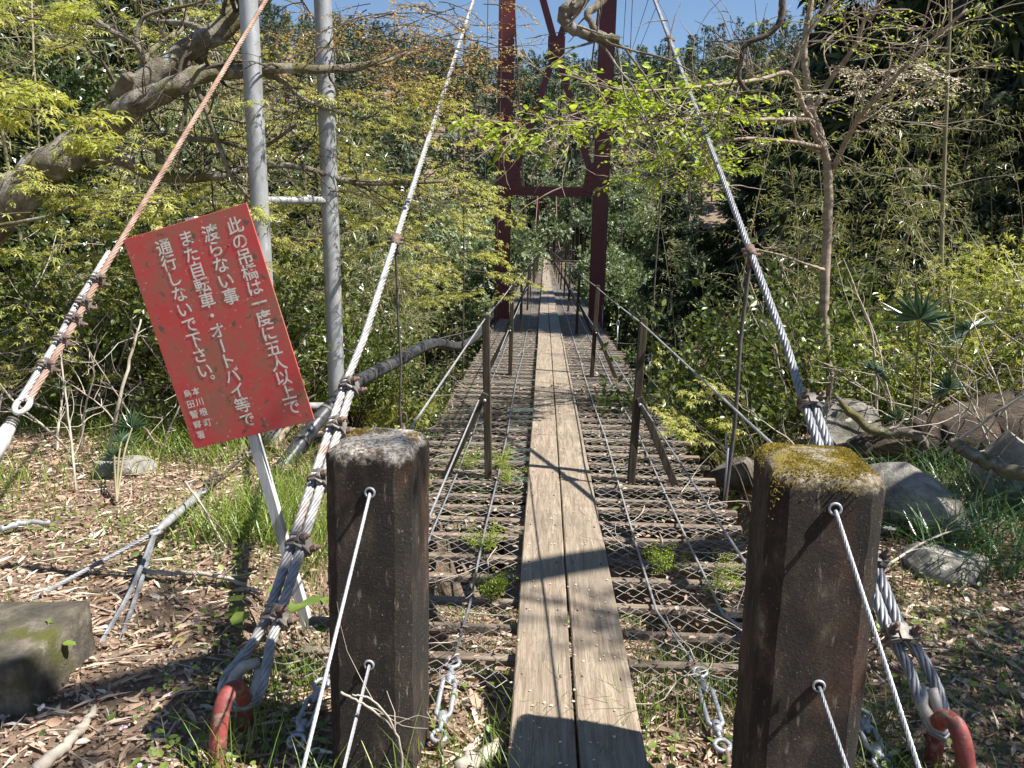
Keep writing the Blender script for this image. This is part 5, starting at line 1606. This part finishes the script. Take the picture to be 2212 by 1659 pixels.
shade_tree()

def leaning_tree():
    t = thing('leaning_tree', 'leaning tree just beyond the right edge whose trunk shades the planks', 'tree', g3(4.35, 5.75))
    rs = np.random.RandomState(89)
    mb = MB(); L = Leafs()
    P, _ = wander((0, 0, -0.3), (0.0, -0.47, 1), 10.5, 12, 0.02, 0, rs)
    mb.tube(P, np.linspace(0.15, 0.09, 13), 12, wob=0.1)
    for b in range(7):
        i = rs.randint(9, 13); a = rs.rand() * 2 * pi
        B, e = wander(P[i], (cos(a), sin(a), 0.5), 1.0 + 1.2 * rs.rand(), 7, 0.15, 0, rs)
        mb.tube(B, np.linspace(0.03, 0.006, 8), 5, cap=False)
        for k in range(4):
            spray(mb, L, B[rs.randint(2, 8)], unit(e) + rs.randn(3) * 0.7, 0.8, T_OVAL, 0.08, 7, 4, rs, 0.4, 0.5, 0.006)
    mb.build('trunk', 'bark', t)
    link('crown', L.mesh('crown', 'l_shrub'), None, t)
leaning_tree()

# ------------------------------------------------------------------ ground cover
def on_ground(n, xr, yr, seed, keep=None):
    rs = np.random.RandomState(seed)
    x = xr[0] + (xr[1] - xr[0]) * rs.rand(n); y = yr[0] + (yr[1] - yr[0]) * rs.rand(n) ** 1.25
    if keep is not None:
        k = keep(x, y, rs); x, y = x[k], y[k]
    return np.stack([x, y, H(x, y)], 1), rs
def litter():
    P, rs = on_ground(108000, (-4.6, 4.8), (1.7, 8.2), 501, lambda x, y, r: (np.abs(x) < 0.75 * y + 0.6))
    n = len(P)
    P[:, 2] += 0.004 + 0.018 * rs.rand(n) ** 2
    a = rs.rand(n) * 2 * pi
    D = np.stack([np.cos(a), np.sin(a), rs.randn(n) * 0.3], 1)
    L = Leafs()
    h = n // 2
    L.add(leaves(P[:h], D[:h], T_OVAL, 0.023, 0.55, np.minimum(0.42 + 0.27 * rs.randn(h), 0.9), rs))
    L.add(leaves(P[h:], D[h:], T_RND, 0.016, 0.5, np.minimum(0.45 + 0.27 * rs.randn(n - h), 0.9), rs))
    P2, rs = on_ground(420, (-4.2, 4.2), (1.8, 5.5), 502, lambda x, y, r: (np.abs(x) < 0.75 * y + 0.4))
    a = rs.rand(len(P2)) * 2 * pi
    P2[:, 2] += 0.02
    L.add(leaves(P2, np.stack([np.cos(a), np.sin(a), rs.randn(len(P2)) * 0.3], 1), T_OVAL, 0.062, 0.5, 0.65 + 0.25 * rs.randn(len(P2)), rs))
    P3, rs = on_ground(13000, (-4.4, 4.4), (1.8, 7.0), 503, lambda x, y, r: (np.abs(x) < 0.75 * y + 0.5))
    a = rs.rand(len(P3)) * 2 * pi
    P3[:, 2] += 0.015
    L.add(leaves(P3, np.stack([np.cos(a), np.sin(a), rs.randn(len(P3)) * 0.12], 1), T_BAMB, 0.11, 0.6, 0.7 + 0.2 * rs.randn(len(P3)), rs))
    link('leaf_litter', L.mesh('leaf_litter', 'l_litter'), None, label='dry brown fallen leaves and straw strewn over the bank', cat='leaf litter', kind='stuff')
    W = MB()
    P4, rs = on_ground(420, (-4.2, 4.4), (1.8, 6.5), 504, lambda x, y, r: (np.abs(x) < 0.75 * y + 0.4))
    for p in P4:
        a = rs.rand() * 2 * pi
        Q, _ = wander(p + np.array((0, 0, 0.02)), (cos(a), sin(a), 0.06), 0.12 + 0.45 * rs.rand() ** 2, 5, 0.13, 0.01, rs)
        W.tube(Q, np.linspace(0.0038, 0.0015, 6), 4, cap=False)
    W.build('fallen_twigs', 'twig_pale', label='small dry twigs scattered over the leaf litter', cat='twigs', kind='stuff')
litter()
def blades(P, rs, length, wid, tint, lean=0.45):
    n = len(P)
    a = rs.rand(n) * 2 * pi
    hx, hy = np.cos(a), np.sin(a)
    ln = length * (0.5 + rs.rand(n))
    out_V, k = [], 4
    for i in range(k + 1):
        f = i / k
        off = ln * lean * f ** 1.8 * (0.4 + 1.2 * np.abs(np.sin(a * 3.1)))
        z = ln * (f - 0.35 * lean * f ** 2.5)
        wv = wid * (1 - f) ** 0.6 * (1 if i else 0.7)
        c = P + np.stack([hx * off, hy * off, z], 1)
        s_ = np.stack([-hy, hx, np.zeros(n)], 1) * (wv if np.ndim(wv) else np.full(n, wv))[:, None] * 0.5
        out_V += [c - s_, c + s_]
    V = np.stack(out_V, 1)
    F = np.array([(2 * i, 2 * i + 1, 2 * i + 3, 2 * i + 2) for i in range(k)])
    return V.reshape(-1, 3), (F[None] + (np.arange(n) * (2 * k + 2))[:, None, None]).reshape(-1, 4), np.repeat(np.clip(tint, 0, 1), 2 * k + 2)
def clumped(x, y, r, s, seed, th):
    return vnoise(x * s, y * s, 1, seed) + r.randn(len(x)) * 0.12 > th
L = Leafs()
P, rs = on_ground(24000, (-4.4, 4.4), (1.8, 7.4), 511, lambda x, y, r: (np.abs(x) < 0.75 * y + 0.5) & clumped(x, y, r, 3.2, 61, 0.12))
L.add(blades(P, rs, 0.10, 0.004, 0.45 + 0.2 * rs.randn(len(P))))
P, rs = on_ground(4600, (-1.15, 1.15), (1.95, 4.8), 512, lambda x, y, r: clumped(x, y, r, 4, 62, -0.05))
L.add(blades(P, rs, 0.2, 0.005, 0.4 + 0.2 * rs.randn(len(P))))
P, rs = on_ground(16000, (-5.0, -1.4), (3.9, 6.9), 513, lambda x, y, r: clumped(x, y, r, 2.2, 63, 0.35 - 0.16 * y + 0.5) & (y < 7))
L.add(blades(P, rs, 0.22, 0.007, 0.55 + 0.2 * rs.randn(len(P)), 0.7))
P, rs = on_ground(1500, (-1.9, -1.0), (3.4, 5.0), 514, lambda x, y, r: clumped(x, y, r, 4, 64, 0.05))
L.add(blades(P, rs, 0.26, 0.007, 0.5 + 0.2 * rs.randn(len(P)), 0.7))
link('grass', L.mesh('grass', 'l_grass'), None, label='short green grass growing through the leaf litter', cat='grass', kind='stuff')
L = Leafs()
P, rs = on_ground(5200, (1.9, 4.6), (3.5, 6.0), 515, lambda x, y, r: clumped(x, y, r, 2.6, 65, -0.02) & (y > 3.3 + 0.2 * x))
L.add(blades(P, rs, 0.34, 0.009, 0.4 + 0.25 * rs.randn(len(P)), 0.95))
link('sedge', L.mesh('sedge', 'l_sedge'), None, label='dark green arching sedge below the fan palm at right', cat='sedge', kind='stuff')
L = Leafs()
P, rs = on_ground(15000, (-4.4, 4.4), (1.8, 7.0), 516, lambda x, y, r: (np.abs(x) < 0.75 * y + 0.5) & clumped(x, y, r, 2.6, 66, 0.15))
P[:, 2] += 0.02 + 0.06 * rs.rand(len(P))
L.add(leaves(P, rs.randn(len(P), 3) * np.array((1, 1, 0.25)), T_RND, 0.026, 0.7, 0.5 + 0.25 * rs.randn(len(P)), rs))
link('ground_weeds', L.mesh('ground_weeds', 'l_weed'), None, label='low round-leaved weeds between the fallen leaves', cat='weeds', kind='stuff')
L = Leafs()
P, rs = on_ground(170, (-2.6, 2.6), (2.0, 4.0), 517, lambda x, y, r: clumped(x, y, r, 3, 67, 0.15))
P[:, 2] += 0.05
for k in range(4):
    L.add(leaves(P, rs.randn(len(P), 3) * np.array((1, 1, 0.4)), T_RND, 0.014, 0.3, 0.2 * rs.rand(len(P)), rs))
link('violet_flowers', L.mesh('violet_flowers', 'l_flower'), None, label='tiny pale violet flowers dotted over the bank', cat='flowers', kind='stuff')

# ------------------------------------------------------------------ single plants
def big_leaf_plant(u, v, n, size, label, seed, z=0.12):
    p = gnd(u, v, GZ)
    t = thing('broad_leaf_plant', label, 'plant', p)
    rs = np.random.RandomState(seed)
    for k in range(n):
        a = rs.rand() * 2 * pi
        q = np.array((cos(a) * 0.12 * rs.rand(), sin(a) * 0.12 * rs.rand(), z * (0.6 + 0.8 * rs.rand())))
        mb = MB(); mb.tube(catmull([(0, 0, 0), q * 0.5 + np.array((0, 0, 0.03)), q], 4), 0.003, 5, cap=False)
        lf = mb.build('stalk', 'culm', t)
        V, F, T = leaves([q], [(cos(a), sin(a), -0.15)], T_RND, np.array([size * (0.7 + 0.5 * rs.rand())]), 0.85, [0.5 + 0.3 * rs.rand()], rs)
        me = mesh_np('leaf', V, F, T); me.materials.append(M['l_weed'])
        link('leaf', me, None, lf)
big_leaf_plant(560, 1375, 5, 0.13, 'broad round-leaved butterbur plant under the lowest cable clip', 1)
big_leaf_plant(690, 1360, 4, 0.11, 'broad round-leaved plant between the sign stake and the left post', 2)
big_leaf_plant(105, 1480, 5, 0.05, 'small ivy plant growing against the mossy block', 3, 0.2)
big_leaf_plant(2060, 1190, 4, 0.07, 'round-leaved plant beside the large rock slab at right', 6)
def fan_palm(root, fans, label, seed):
    t = thing('fan_palm', label, 'palm', root)
    rs = np.random.RandomState(seed)
    for (tip, size, tilt, roll) in fans:
        tp = Vector(tip) - root
        mb = MB(); mb.tube(catmull([(0, 0, 0), tp * 0.5 + Vector((0, 0, 0.06)), tp], 6), np.linspace(0.009, 0.005, 13), 6, cap=False)
        st = mb.build('stalk', 'culm', t)
        X, Yv = Vector((1, 0, 0)), Vector((0, 0.35, 1)).normalized()
        R = Matrix.Rotation(roll, 3, Vector((0, -1, 0.3)).normalized()) @ Matrix.Rotation(tilt, 3, 'X')
        ds, ps = [], []
        for a in np.linspace(-1.9, 1.9, 17):
            ds.append(tuple(R @ (X * sin(a) + Yv * cos(a)))); ps.append(tuple(tp))
        V, F, T = leaves(ps, ds, (T_BAMB[0] * np.array((1.15, 1, 1)), T_BAMB[1]), np.full(17, size) * (0.8 + 0.3 * rs.rand(17)), 0.7, 0.3 + 0.5 * rs.rand(17), rs, up=tuple(R @ Vector((0, -1, 0.35))))
        me = mesh_np('fan', V, F, T); me.materials.append(M['l_palm'])
        link('fan', me, None, st)
r0 = gnd(1960, 1020, GZ)
fan_palm(r0, [(at(1987, 690, 5.7), 0.27, 0.2, -0.3), (at(2095, 712, 5.6), 0.24, -1.0, 0.5), (at(1940, 905, 5.6), 0.12, 0.2, -0.3), (at(2050, 840, 5.4), 0.16, 0.2, 0.3), (at(1890, 800, 5.8), 0.16, -0.6, -0.5)],
         'fan palm with stiff stalks growing from the sedge in front of the log', 4)
r1 = gnd(460 * 0 + 252, 1085, GZ)
fan_palm(r1, [(at(247, 985, 4.9), 0.10, 0.1, 0.2), (at(262, 955, 5.0), 0.12, -0.4, -0.4), (at(285, 925, 5.1), 0.16, 0.2, 0.6)], 'small young fan palm on the left bank', 7)
# pale bare stems on the left
stick([gnd(228, 1015, GZ), at(255, 880, 5.1), at(285, 760, 5.2), at(305, 690, 5.3)], [0.014, 0.012, 0.01, 0.006], 'twig_pale', 'straight white bare stem left of the notice board', 'bare_sapling', 'sapling', 0.1, 7, 4, 21)
stick([gnd(165, 1060, GZ), at(150, 920, 5.0), at(135, 800, 5.1), at(128, 735, 5.2)], [0.008, 0.007, 0.006, 0.004], 'twig_pale', 'thin upright dry stem near the left guy rope', 'bare_sapling', 'sapling', 0.1, 6, 4, 22)
stick([at(640, 1020, 5.6), at(600, 960, 5.9), at(660, 880, 6.4)], [0.03, 0.028, 0.02], 'bark_tan', 'fallen brown branch in the bushes behind the notice board', 'fallen_branch', 'branch', 0.2, 8, 3, 23)
stick([at(1890, 960, 6.6), at(1893, 850, 6.6), at(1885, 730, 6.6), at(1865, 670, 6.6), at(1840, 605, 6.6)], [0.012, 0.012, 0.01, 0.008, 0.004], 'twig_pale', 'white bare forked sapling right of the slender tree', 'bare_sapling', 'sapling', 0.1, 6, 6, 24)
# single tall bamboo standing free at the right
mb = MB()
pts = [at(2030, 700, 8.6), at(2038, 400, 8.6), at(2048, 150, 8.6), at(2056, -40, 8.6)]
C = resample(catmull(pts, 8), 0.28)
C = np.concatenate([[(C[0][0], C[0][1], hz(C[0][0], C[0][1]) - 0.2)], C])
tb_ = thing('bamboo', 'tall straight bare bamboo stem standing alone against the dark cedars', 'bamboo', Vector(C[0]))
mb.tube(C - C[0], np.linspace(0.028, 0.016, len(C)), 8)
mb.build('culm', 'culm', tb_)
tw = MB(); rs = np.random.RandomState(9)
for i in range(6, len(C), 2):
    for s in (-1, 1):
        Q, _ = wander(C[i] - C[0], (s, rs.randn() * 0.5, 0.35), 0.5 + 0.3 * rs.rand(), 6, 0.1, 0.05, rs)
        tw.tube(Q, np.linspace(0.005, 0.0015, 7), 4, cap=False)
tw.build('twigs', 'twig_pale', tb_, kind='stuff')
# young maple twigs hanging over the deck at the right
def deck_twigs():
    t = thing('maple_sapling', 'low maple sapling leaning over the right side of the slat deck', 'sapling', g3(1.45, 5.2))
    rs = np.random.RandomState(12)
    mb = MB(); L = Leafs(); b = np.array(t.location)
    for k in range(9):
        tip = np.array(at(1440 + 160 * rs.rand(), 800 + 150 * rs.rand(), 5.2 + rs.rand())) - b
        P, e = wander((0, 0, 0), (0, 0, 1), 0.2, 3, 0.1, 0, rs)
        C = catmull([(0, 0, 0), tip * 0.5 + np.array((0.1, 0, 0.15)), tip], 5)
        mb.tube(C, np.linspace(0.006, 0.002, len(C)), 4, cap=False)
        spray(mb, L, C[-3], C[-1] - C[-3] + np.array((-0.1, 0, 0)), 0.3, T_MAPLE, 0.05, 7, 4, rs, 0.5, 0.7, 0.003)
    mb.build('stems', 'bark_dark', t); link('foliage', L.mesh('foliage', 'l_maple'), None, t)
deck_twigs()
# weeds and dead twigs caught on the deck netting
W = MB(); rs = np.random.RandomState(90); L = Leafs()
for k in range(150):
    s = -1 if rs.rand() < 0.5 else 1
    x = s * (0.3 + 0.72 * rs.rand()); y = 2.6 + 10 * rs.rand() ** 1.4
    a = rs.rand() * 2 * pi
    Q, _ = wander((x, y, -0.03), (cos(a), sin(a), 0.05), 0.15 + 0.5 * rs.rand() ** 2, 6, 0.15, 0.0, rs)
    Q[:, 2] = np.maximum(Q[:, 2], -0.038)
    W.tube(Q, np.linspace(0.0035, 0.0012, 7), 4, cap=False)
W.build('deck_twigs', 'twig_pale', label='dead twigs caught on the wire netting of the deck', cat='twigs', kind='stuff')
n = 2600
s = np.where(rs.rand(n) < 0.5, -1, 1)
P = np.stack([s * (0.24 + 0.8 * rs.rand(n)), 2.6 + 14 * rs.rand(n) ** 1.3, np.full(n, -0.035)], 1)
P2 = np.stack([(rs.rand(260) - 0.5) * 0.4, 2.0 + 9 * rs.rand(260) ** 1.3, np.full(260, 0.0045)], 1)
L.add(leaves(P, rs.randn(n, 3) * np.array((1, 1, 0.2)), T_OVAL, 0.028, 0.7, 0.45 + 0.25 * rs.randn(n), rs))
L.add(leaves(P2, rs.randn(260, 3) * np.array((1, 1, 0.05)), T_RND, 0.010, 0.9, 0.9 + 0.2 * rs.randn(260), rs))
link('deck_leaves', L.mesh('deck_leaves', 'l_litter'), None, label='dry leaves lying on the slats and planks of the deck', cat='leaf litter', kind='stuff')
for i, (u, v) in enumerate(((1075, 1015), (1010, 1020), (930 + 170, 1050), (1440, 1245), (1065, 1300), (1040, 1200), (1560, 1290))):
    p = gnd(u, v, -0.06)
    sh = place(ylw[1], p, i * 1.3, 0.13, 'small bright green seedling sprouting through the deck netting', 'seedlings on the deck')
# white flower
t = thing('white_flower', 'single white flower on a thin stalk beside the right concrete post', 'flower', gnd(1950, 1290, GZ))
fp = at(1922, 1143, 2.9) - t.location
mb = MB(); mb.tube(catmull([(0, 0, 0), fp * 0.5 + Vector((0.02, 0, 0)), fp], 5), 0.0022, 5, cap=False); mb.build('stalk', 'culm', t)
a = np.linspace(0, 2 * pi, 7)[:-1]
V, F, T = leaves(np.repeat([tuple(fp)], 6, 0), np.stack([np.cos(a), np.sin(a), np.full(6, 0.25)], 1), T_OVAL, np.full(6, 0.028), 0.8, np.full(6, 0.8))
me = mesh_np('petals', V, F, T); me.materials.append(M['l_flower']); link('petals', me, None, t)

# ------------------------------------------------------------------ look-alike trees are told apart by their order across the view
ORD = ['first', 'second', 'third', 'fourth', 'fifth', 'sixth', 'seventh', 'eighth', 'ninth', 'tenth', 'eleventh', 'twelfth', 'thirteenth', 'fourteenth', 'fifteenth',
       'sixteenth', 'seventeenth', 'eighteenth', 'nineteenth', 'twentieth', 'twenty-first', 'twenty-second', 'twenty-third', 'twenty-fourth']
def order_labels(group, text):
    m = [o for o in S.objects if o.get('group') == group and o.parent is None]
    m.sort(key=lambda o: project(o.location)[0])
    for i, o in enumerate(m):
        o['label'] = text % ORD[i]
order_labels(G_C, 'tall dark cedar behind the right bamboo thicket, %s cedar from the left')
order_labels(G_G, 'grey-green broadleaf tree on the gorge side, %s of its kind from the left')
order_labels(G_E, 'dark glossy evergreen behind the leaning trunk, %s of its kind from the left')
order_labels('yellow-green shrubs at right', 'sunlit yellow-green shrub behind the fallen log, %s of them from the left')
order_labels('yellow-green bushes beside the right deck edge', 'bright yellow-green bush in the bamboo beside the right deck edge, %s from the left')
order_labels('yellow-green shrubs at left', 'small sunlit yellow-green shrub on the left bank, %s of them from the left')
order_labels('seedlings on the deck', 'small bright green seedling sprouting through the deck netting, %s from the left')
order_labels('bare shrubs on the left bank', 'leafless pale twiggy shrub on the left bank, %s of them from the left')
order_labels('bare shrubs on the right bank', 'leafless pale twiggy shrub on the right bank, %s of them from the left')
